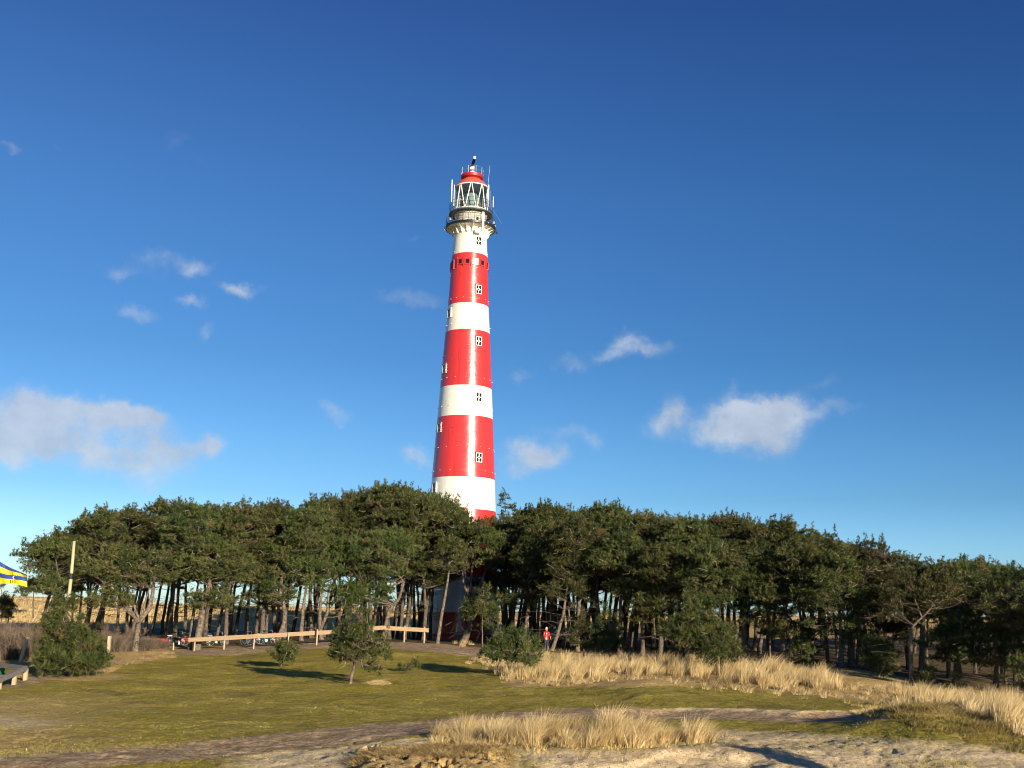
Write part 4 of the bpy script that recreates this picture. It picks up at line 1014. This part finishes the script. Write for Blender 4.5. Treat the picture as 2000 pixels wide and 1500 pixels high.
# ------------------------------------------------------------ bare brown shrubs
def shrub_mesh(seed, n_=230):
    rg = np.random.default_rng(seed); V = []; Fc = []; T_ = []; b = 0
    def strip(p, r0, t):
        nonlocal b
        p = np.array(p); d = p[-1]-p[0]; s_ = np.cross(d, rg.normal(size=3)); s_ = s_/(np.linalg.norm(s_)+1e-9)
        u = np.cross(d, s_); u = u/(np.linalg.norm(u)+1e-9)
        for side in (s_, u):
            k = len(p); w_ = r0*np.linspace(1, .35, k)[:, None]
            vv = np.stack([p-side*w_, p+side*w_], 1).reshape(-1, 3); V.append(vv)
            Fc.append(np.array([[b+2*i, b+2*i+1, b+2*i+3, b+2*i+2] for i in range(k-1)])); T_.append(np.full(2*k, t)); b += 2*k
    for _ in range(n_):
        a = rg.uniform(0, 2*np.pi); r_ = rg.uniform(0, .55); lean = np.array([math.cos(a), math.sin(a), 0])*rg.uniform(.1, .7); h_ = rg.uniform(.6, 1.15)
        p0 = np.array([math.cos(a)*r_, math.sin(a)*r_, -.05]); p1 = p0+lean*.3*h_+[0,0,h_*.45]; p2 = p0+lean*h_+[0,0,h_]+rg.normal(size=3)*.05
        t = rg.random(); strip([p0, p1, p2], .008, t)
        for _ in range(6):
            q = rg.uniform(.25, .95); s_ = p0+(p2-p0)*q; e_ = s_+np.array([rg.normal()*.17, rg.normal()*.17, rg.uniform(.05, .28)]); strip([s_, e_], .0055, t)
    return mesh('bare_shrub', np.concatenate(V), np.concatenate(Fc), M['twigs'], tint=np.concatenate(T_))
SH = [shrub_mesh(900+k) for k in range(4)]
for i, (px_, D, s_, lab) in enumerate([(-8,70,2.0,'bare brown shrub cut off by the left border, above the low barrier'),(14,68,2.1,'bare brown shrub left of the short leaning stump post'),(38,72,2.2,'tall bare brown shrub behind the stump post, left of the big young pine'),
        (62,68,1.9,'bare brown shrub touching the left side of the big young pine'),(25,78,2.2,'rear bare shrub under the round bush pine at the left'),(82,75,1.9,'bare shrub behind the left flank of the big young pine'),
        (222,74,1.3,'bare shrub beside the square post right of the big young pine'),(240,77,1.4,'bare shrub left of the forked pine trunk'),(248,84,1.5,'bare shrub behind the forked pine trunk'),
        (282,78,1.2,'bare shrub right of the forked pine trunk'),(300,80,1.0,'low bare shrub under the red board'),(320,81,.75,'smallest bare shrub by the short leaning post'),(205,80,1.3,'bare shrub half hidden by the right side of the big young pine'),(185,86,1.6,'bare shrub in the shade behind the big young pine')]):
    o = new_obj('bare_shrub', SH[i % 4], loc=foot(px_, D)); o.scale = (s_*.75, s_*.75, s_*.78); o.rotation_euler = (0, 0, i*1.7)
    tag(o, lab, 'shrub', 'bare brown shrubs at the left')

# ------------------------------------------------------------ wooden rails and posts
def beam(mb, a, b_, th, h_):
    a = Vector(a); b_ = Vector(b_); d = (b_-a); L = d.length; d.normalize(); s_ = d.cross(Vector((0,0,1))).normalized(); u = s_.cross(d)
    mb.box((a+b_)/2, (L, th, h_), Matrix((d, s_, u)).transposed())
def rail_fence(label, rails, posts, D):
    Dx = lambda x: D+max(0, x-640)/200*7
    root = foot(rails[0][0], D); e = empty('wooden_fence', root, label, 'fence')
    for (x0, y0), (x1, y1), h_ in zip(rails[:-1], rails[1:], [1]*9):
        for k, dy in enumerate((-2.0, 2.0)):
            q = MB(); beam(q, P(x0, y0+dy, Dx(x0)-.05)-root, P(x1, y1+dy, Dx(x1)-.05)-root, .045, .145); q.build('rail', M['rail_wood'], e)
    for x, y0 in posts:
        g = foot(x, Dx(x)+.07); top = P(x, y0, Dx(x)+.07); q = MB(); q.tube([g-root+Vector((0,0,-.2)), Vector((g.x+.02, top.y, top.z))-root], [.055,.05], 8); q.build('post', M['post_wood'], e, smooth=False)
    return e
rail_fence('long wooden fence with one broad new rail from the bicycles to the lighthouse foot',[(368,1250),(495,1243),(656,1234),(745,1226),(837,1231)],[(379,1247),(437,1241),(495,1239),(562,1235),(618,1229),(672,1226),(728,1222),(789,1222),(828,1224)],79)
def post(px_, D, top, r_, label, square=False):
    g = foot(px_, D); t_ = P(px_, top, D); q = MB()
    h_ = t_.z-g.z
    if square: q.box((0,0,h_/2-.1), (r_*2, r_*2, h_+.2)); q.box((0,0,h_+.012), (r_*2.3, r_*2.3, .025))
    else: q.tube([(0,0,-.2), (.01,0,h_*.5), (-.02,0,h_)], [r_, r_*.97, r_*.9], 10)
    o = q.build('wooden_post', M['post_wood'], loc=g); tag(o, label, 'post', 'single wooden posts on the slope'); return o
post(338,80,1255,.055,'short slanting wooden post left of the long fence'); post(211,72,1243,.09,'square wooden post right of the big young pine',True)
post(39,64,1244,.08,'stubby leaning post among the bare shrubs at the left',True).rotation_euler = (0,.2,0)
post(409,84,1258,.05,'small weathered post behind the long fence between the first bicycles')
# tall pole
g = foot(133, 62); e = empty('wooden_pole', g, 'tall pale wooden pole with a dark band standing behind the big young pine', 'pole')
t0 = P(145, 1057, 62)-g; q = MB(); base = P(131, 1195, 62)-g; q.tube([Vector((base.x-.12, 0, -.3)), base, base.lerp(t0, .5)+Vector((.03,0,0)), t0], [.10,.098,.09,.075], 12); q.build('pole', M['pole_wood'], e, smooth=True)
c = base.lerp(t0, .50)+Vector((.03,0,0)); q = MB(); dd = (t0-base).normalized(); q.tube([c-dd*.16, c+dd*.16], .105, 12); q.build('band', M['black'], e)
# low barrier at the left border
root = foot(27, 52); e = empty('low_barrier', root, 'low grey timber barrier turning a corner at the left border, pale posts', 'barrier')
A_ = P(50, 1305, 51.5)-root; B_ = P(-30, 1296, 57)-root; C_ = P(-12, 1333, 46)-root
for a, b_ in ((A_, B_), (A_, C_)):
    q = MB(); beam(q, a, b_, .16, .20); q.build('rail', M['grey_wood'], e)
for (x, D, top) in ((49,51.8,1308),(27,49.6,1312),(-2,47.2,1325),(-24,57,1300)):
    gg = foot(x, D); tt = P(x, top, D); q = MB(); q.box((gg.x-root.x, D-root.y, (gg.z+tt.z)/2-root.z), (.16,.12, tt.z-gg.z+.1)); q.build('post', M['post_wood'], e)
g = foot(0, 55); q = MB(); q.lathe([(0,.0),(.16,.02),(.20,.2),(.18,.42),(.1,.5),(0,.52)], 16); o = q.build('green_bin', M['green'], loc=g, smooth=True); tag(o, 'small round green bin behind the low barrier at the left border', 'bin')

# ------------------------------------------------------------ red boards, bin, bicycles
def board(px0, px1, y, D, label):
    g = foot((px0+px1)/2, D); e = empty('red_board', g, label, 'barrier board', 'red boards beside the bicycles'); a = P(px0, y, D)-g; b_ = P(px1, y, D)-g
    q = MB(); beam(q, a, b_, .05, .24); q.build('board', M['red_plastic'], e)
    for p_, m_ in ((a, 'trim'), (b_, 'bike_blue')):
        q = MB(); q.box((p_.x, p_.y+.06, p_.z/2+.02), (.1,.06,p_.z+.3)); q.build('post', M[m_], e)
board(290, 328, 1250.5, 84, 'long red board between a white and a dark post, left of the bicycles'); board(350, 368, 1249.5, 86, 'shorter red board behind the leftmost bicycle')
def bicycle():
    e = empty('bicycle', (0,0,0), None, 'bicycle', 'bicycles parked behind the long fence')
    RW = .34; xs = (-.53, .53)
    for x in xs:
        wh = MB()
        for k in range(14):
            a = math.pi*2*k/14; wh.tube([(x,0,RW), (x+math.cos(a)*(RW-.03), 0, RW+math.sin(a)*(RW-.03))], .003, 3)
        wh.tube([(x,-.05,RW), (x,.05,RW)], .025, 8); wo = wh.build('wheel', M['steel'], e)
        for nme, rr, th, m_ in (('tyre', RW, .021, 'tyre'), ('rim', RW-.032, .016, 'rim')):
            t_ = MB(); v = []; f = []
            for i in range(32):
                a = 2*math.pi*i/32
                for j in range(6):
                    b_ = 2*math.pi*j/6; r2 = rr+math.cos(b_)*th; v.append((x+math.cos(a)*r2, math.sin(b_)*th, RW+math.sin(a)*r2))
            for i in range(32):
                for j in range(6): f.append((i*6+j, i*6+(j+1) % 6, ((i+1) % 32)*6+(j+1) % 6, ((i+1) % 32)*6+j))
            t_.add(v, f); t_.build(nme, M[m_], wo, smooth=True)
    q = MB(); bb = (-.08,0,.28); st = (-.22,0,.80); hd = (.33,0,.86); hb = (.37,0,.68)
    for a, b_ in ((bb, st), (bb, hb), (st, hb), (bb, (-.53,.05,.34)), (bb, (-.53,-.05,.34)), (st, (-.53,.05,.34)), (st, (-.53,-.05,.34)), (hd, hb), (hb, (.53,.05,.34)), (hb, (.53,-.05,.34))): q.tube([a, b_], .017, 6)
    q.build('frame', M['bike_blue'], e)
    q = MB(); q.tube([(.31,0,.98),(.33,0,.86)], .013, 6); q.tube([(.16,-.29,1.0),(.27,-.24,1.03),(.31,0,1.0),(.27,.24,1.03),(.16,.29,1.0)], .013, 6); q.build('handlebar', M['steel'], e)
    q = MB(); q.tube([(-.36,0,.95),(-.24,0,.955),(-.1,0,.945)], [.085,.06,.025], 8); q.tube([(-.24,0,.94),(-.22,0,.80)], .014, 6); q.build('saddle', M['black'], e)
    q = MB(); q.lathe([(0,0)], 3) if False else q.tube([(-.72,-.0,.55),(-.6,0,.71),(-.4,0,.69)], .028, 5); q.build('mudguard', M['rim'], e)
    q = MB(); q.tube([(-.08,-.02,.28),(-.08,.02,.28)], .085, 12); q.tube([(-.08,-.08,.28),(.03,-.08,.16)], .012, 5); q.tube([(-.08,.08,.28),(-.19,.08,.40)], .012, 5); q.build('crank', M['steel'], e)
    q = MB(); q.box((-.60,0,.74), (.34,.12,.02)); q.build('rack', M['steel'], e)
    return e
def copy_tree(o, parent=None):
    c_ = o.copy(); COL.objects.link(c_)
    if parent is not None: c_.parent = parent
    for ch_ in [x for x in COL.objects if x.parent == o]: copy_tree(ch_, c_)
    return c_
bk = bicycle()
for i, (px_, D, rz, lab) in enumerate([(424,84,.55,'bicycle with a bright front wheel behind the first gap of the long fence'),(346,85,.35,'leftmost bicycle, beside the red boards and left of the fence'),
        (484,84.5,1.1,'bicycle just left of the middle fence post, seen nearly end on'),(500,84,.75,'bicycle tucked behind the middle fence post'),(522,83.5,.3,'rightmost bicycle, front wheel arching beside the green box'),(398,88,.9,'dark bicycle half hidden behind the thick leaning trunk')]):
    o = bk if i == 0 else copy_tree(bk)
    o.location = foot(px_, D)+Vector((0,0,.0)); o.rotation_euler = (0, 0, rz); o['label'] = lab
g = foot(518, 86.5); q = MB(); q.lathe([(.18,0),(.22,.05),(.25,.60),(.27,.62),(.27,.68),(.0,.74)], 4); o = q.build('green_box', M['green'], loc=g); tag(o, 'green upright bin behind the rightmost bicycle', 'bin')
g = foot(536, 86); q = MB(); q.box((0,0,.35), (.05,.05,.7)); q.box((.02,-.04,.68), (.24,.04,.18), Matrix.Rotation(.5, 3, 'Y')); o = q.build('red_sign', M['red_plastic'], loc=g); tag(o, 'small slanting red sign at the crooked pine behind the fence', 'sign')

# ------------------------------------------------------------ flag
def flag():
    D = 40; px0 = -58; root = foot(px0, D); e = empty('flag', P(px0, 1110, D), 'blue and yellow striped flag with a white crescent and black bars at the left border', 'flag')
    o0 = e.location.copy()
    cols = [M.setdefault('flag_blue', mat('flag_blue', (.018,.055,.26), .7)), M.setdefault('flag_yellow', mat('flag_yellow', (.85,.60,.02), .7)), M.setdefault('flag_white', mat('flag_white', (.8,.8,.8), .7)), M['black']]
    c0 = lambda x, k: [1097+27.5*x/53, 1106+20*x/53, 1118+11*x/53, 1127+10*x/53, 1137+10*x/53][k]
    def pt(x, v, off=0):   # v in 0..4 across the stripes
        k = min(int(v), 3); y = c0(x, k)+(c0(x, k+1)-c0(x, k))*(v-k)
        y += 1.3*math.sin(x*.09+v*.3)
        return P(x, y, D+.10*math.sin(x*.11+v*.9)+.05*math.sin(x*.23-v*1.3)-off)-o0
    nx = 60
    for nme, k, m_ in (('stripe', 0, 0), ('stripe', 1, 1), ('stripe', 2, 0), ('stripe', 3, 1)):
        v = []; f = []; sub = 5
        for s_ in (0, .008):
            for i in range(nx+1):
                for j in range(sub+1): v.append(pt(px0+(53-px0)*i/nx, k+j/sub, -s_))
        b = (nx+1)*(sub+1)
        for i in range(nx):
            for j in range(sub):
                a = i*(sub+1)+j; f.append((a, a+1, a+sub+2, a+sub+1)); f.append((b+a, b+a+sub+1, b+a+sub+2, b+a+1))
        me = mesh(nme, v, f, cols[m_], smooth=True); new_obj(nme, me, e)
    def patch(nme, pts_, m_):
        v = [pt(x, v_, .006) for x, v_ in pts_]; f = [tuple(range(len(v)))]; new_obj(nme, mesh(nme, v, f, cols[m_]), e)
    for x in (24, 28.2, 32.4): 
        for i in range(1): patch('bar', [(x, 1.25), (x+1.7, 1.25), (x+2.3, 1.95), (x+.6, 1.95)], 3)
    for x in (19.6, 24, 28.2): patch('bar', [(x, 3.15), (x+1.7, 3.15), (x+1.9, 3.8), (x+.2, 3.8)], 3)
    v = []; n_ = 12
    out = [(28.4+3.9*math.cos(a)*1.0, 2.5+.42*math.sin(a)) for a in [math.pi*.42+math.pi*1.16*i/n_ for i in range(n_+1)]]
    inn = [(29.8+3.3*math.cos(a), 2.5+.36*math.sin(a)) for a in [math.pi*.42+math.pi*1.16*i/n_ for i in range(n_+1)]]
    vv = [pt(x, v_, .006) for x, v_ in out+inn]; ff = [(i, i+1, n_+2+i, n_+1+i) for i in range(n_)]
    new_obj('crescent', mesh('crescent', vv, ff, cols[2]), e)
    q = MB(); q.tube([foot(px0-2, D)+Vector((0,0,-.3)), P(px0-2, 1090, D)], .05, 10); q.build('flag_pole', M['trim'])
    o = bpy.data.objects['flag_pole']; tag(o, 'white flag pole just outside the left border', 'flag pole')
flag()

# ------------------------------------------------------------ people among the trees
def person(loc, rz, coat, trousers, hair, label, arm=0.0):
    e = empty('person', loc, label, 'person', 'people in the wood right of the lighthouse', rz)
    S_ = mat('skin', (.62,.40,.30), .55) if 'skin' not in M else M['skin']; M['skin'] = S_
    V = []; E_ = []; Rr = []
    def vtx(p, r, par=None):
        V.append(p); Rr.append(r if isinstance(r, tuple) else (r, r)); i = len(V)-1
        if par is not None: E_.append((par, i))
        return i
    pel = vtx((0,0,.95), (.14,.10)); ab = vtx((0,0,1.10), (.125,.09), pel); ch_ = vtx((0,.01,1.30), (.15,.10), ab); nk = vtx((0,.01,1.46), .055, ch_)
    hb = vtx((0,0,1.54), .07, nk); hm = vtx((0,-.005,1.62), (.078,.092), hb); vtx((0,.005,1.70), (.065,.075), hm)
    vtx((0,-.098,1.60), .011, hm)
    for s_ in (-1, 1):
        hp = vtx((s_*.09,0,.90), .09, pel); kn = vtx((s_*.10,-.02,.50), .058, hp); an = vtx((s_*.10,.02,.09), .036, kn); vtx((s_*.11,-.12,.04), (.035,.028), an)
        sh = vtx((s_*.17,0,1.38), .06, ch_); el = vtx((s_*.225,.01,1.11), .041, sh)
        wr = vtx((s_*.235,-.07-arm,.88+arm), .026, el); pm = vtx((s_*.235,-.085-arm,.81+arm), (.035,.016), wr)
        for k in range(4):
            b = vtx((s_*.235,-.115-arm+.02*k,.765+arm), .009, pm); c2 = vtx((s_*.225,-.118-arm+.021*k,.735+arm), .008, b); vtx((s_*.212,-.118-arm+.021*k,.712+arm+.004*abs(k-1.5)), .007, c2)
        t1 = vtx((s_*.222,-.125-arm,.82+arm), .010, pm); vtx((s_*.212,-.14-arm,.785+arm), .009, t1)
    me = bpy.data.meshes.new('body'); me.from_pydata(V, E_, []); o = new_obj('body', me, e)
    sk = o.modifiers.new('skin', 'SKIN'); 
    for i, sv in enumerate(me.skin_vertices[0].data): sv.radius = Rr[i]; sv.use_root = (i == 0)
    o.modifiers.new('sub', 'SUBSURF').levels = 1; o.modifiers['sub'].render_levels = 1; me.materials.append(S_)
    def loft(rings, n_=18):
        v = []; f = []
        for (x, y, z, rx, ry) in rings:
            for j in range(n_): a = 2*math.pi*j/n_; v.append((x+rx*math.cos(a), y+ry*math.sin(a), z))
        for i in range(len(rings)-1):
            for j in range(n_): f.append((i*n_+j, i*n_+(j+1) % n_, (i+1)*n_+(j+1) % n_, (i+1)*n_+j))
        f.append(tuple((len(rings)-1)*n_+j for j in range(n_))); return v, f
    q = MB(); q.add(*loft([(0,0,.80,.205,.155),(0,0,.95,.195,.150),(0,0,1.10,.180,.140),(0,0,1.25,.200,.150),(0,0,1.37,.195,.135),(0,0,1.44,.12,.10),(0,0,1.50,.075,.075)]))
    for s_ in (-1, 1): q.tube([(s_*.15,0,1.40),(s_*.21,.005,1.30),(s_*.235,.01,1.11),(s_*.24,-.06-arm,.90+arm)], [.075,.07,.06,.048], 12)
    q.build('coat', coat, e, smooth=True)
    q = MB()
    for s_ in (-1, 1): q.add(*loft([(s_*.10,.015,.07,.058,.065),(s_*.10,-.01,.50,.078,.08),(s_*.09,0,.80,.105,.11),(s_*.07,0,.95,.11,.12)], 14))
    q.build('trousers', trousers, e, smooth=True)
    for s_ in (-1, 1): q = MB(); q.tube([(s_*.10,.06,.045),(s_*.105,-.05,.05),(s_*.11,-.17,.035)], [.045,.05,.035], 10); q.build('shoe', M['black'], e, smooth=True)
    q = MB(); q.add(*loft([(0,.035,1.55,.083,.065),(0,.03,1.62,.094,.085),(0,.02,1.69,.09,.092),(0,.012,1.74,.065,.07),(0,.01,1.765,.02,.02)], 16)); q.build('hair', hair, e, smooth=True)
    for s_ in (-1, 1): q = MB(); q.tube([(s_*.03,-.088,1.63),(s_*.03,-.096,1.63)], .011, 8); q.build('eye', M['black'], e)
    return e
M['coat_red'] = mat('red_jacket', (.40,.010,.012), .3, spec=.7); M['jeans'] = mat('dark_jeans', (.02,.025,.05), .8); M['hair_grey'] = mat('grey_hair', (.55,.53,.50), .8)
M['coat_green'] = mat('green_jacket', (.015,.12,.08), .6); M['hair_brown'] = mat('brown_hair', (.08,.05,.03), .8)
person(foot(1067, 86), .5, M['coat_red'], M['jeans'], M['hair_grey'], 'person in a glossy red jacket with grey hair standing in the wood', .12)
person(foot(1082, 89), -.4, M['coat_green'], M['jeans'], M['hair_grey'], 'person in a green jacket half hidden behind the thin pale leaning pine', .05)

# shrub outside the view to the lower right: its long shadow lies over the sand
x = 9.9; yy = 18.6
g = Vector((x, yy, gz(x, yy))); rg_ = np.random.default_rng(5)
e = empty('pine_bush', g, 'low pine bush standing outside the lower right corner', 'bush')
mb = MB(); sp = [Vector((0,0,-.1)), Vector((.05,0,.5)), Vector((0,0,1.2))]; mb.tube(sp, [.06,.05,.03], 7)
pd = pads_in([((0,0,1.2), (.5,.45,.9))], 50, rg_); limbs(mb, sp, [.05]*3, pd, rg_, .2); mb.build('trunk', [M['bark'], M['deadwood']], e); new_obj('crown', crown_mesh(pd, rg_, .16, 90, 9, 'needles_young', .8, .06), e)
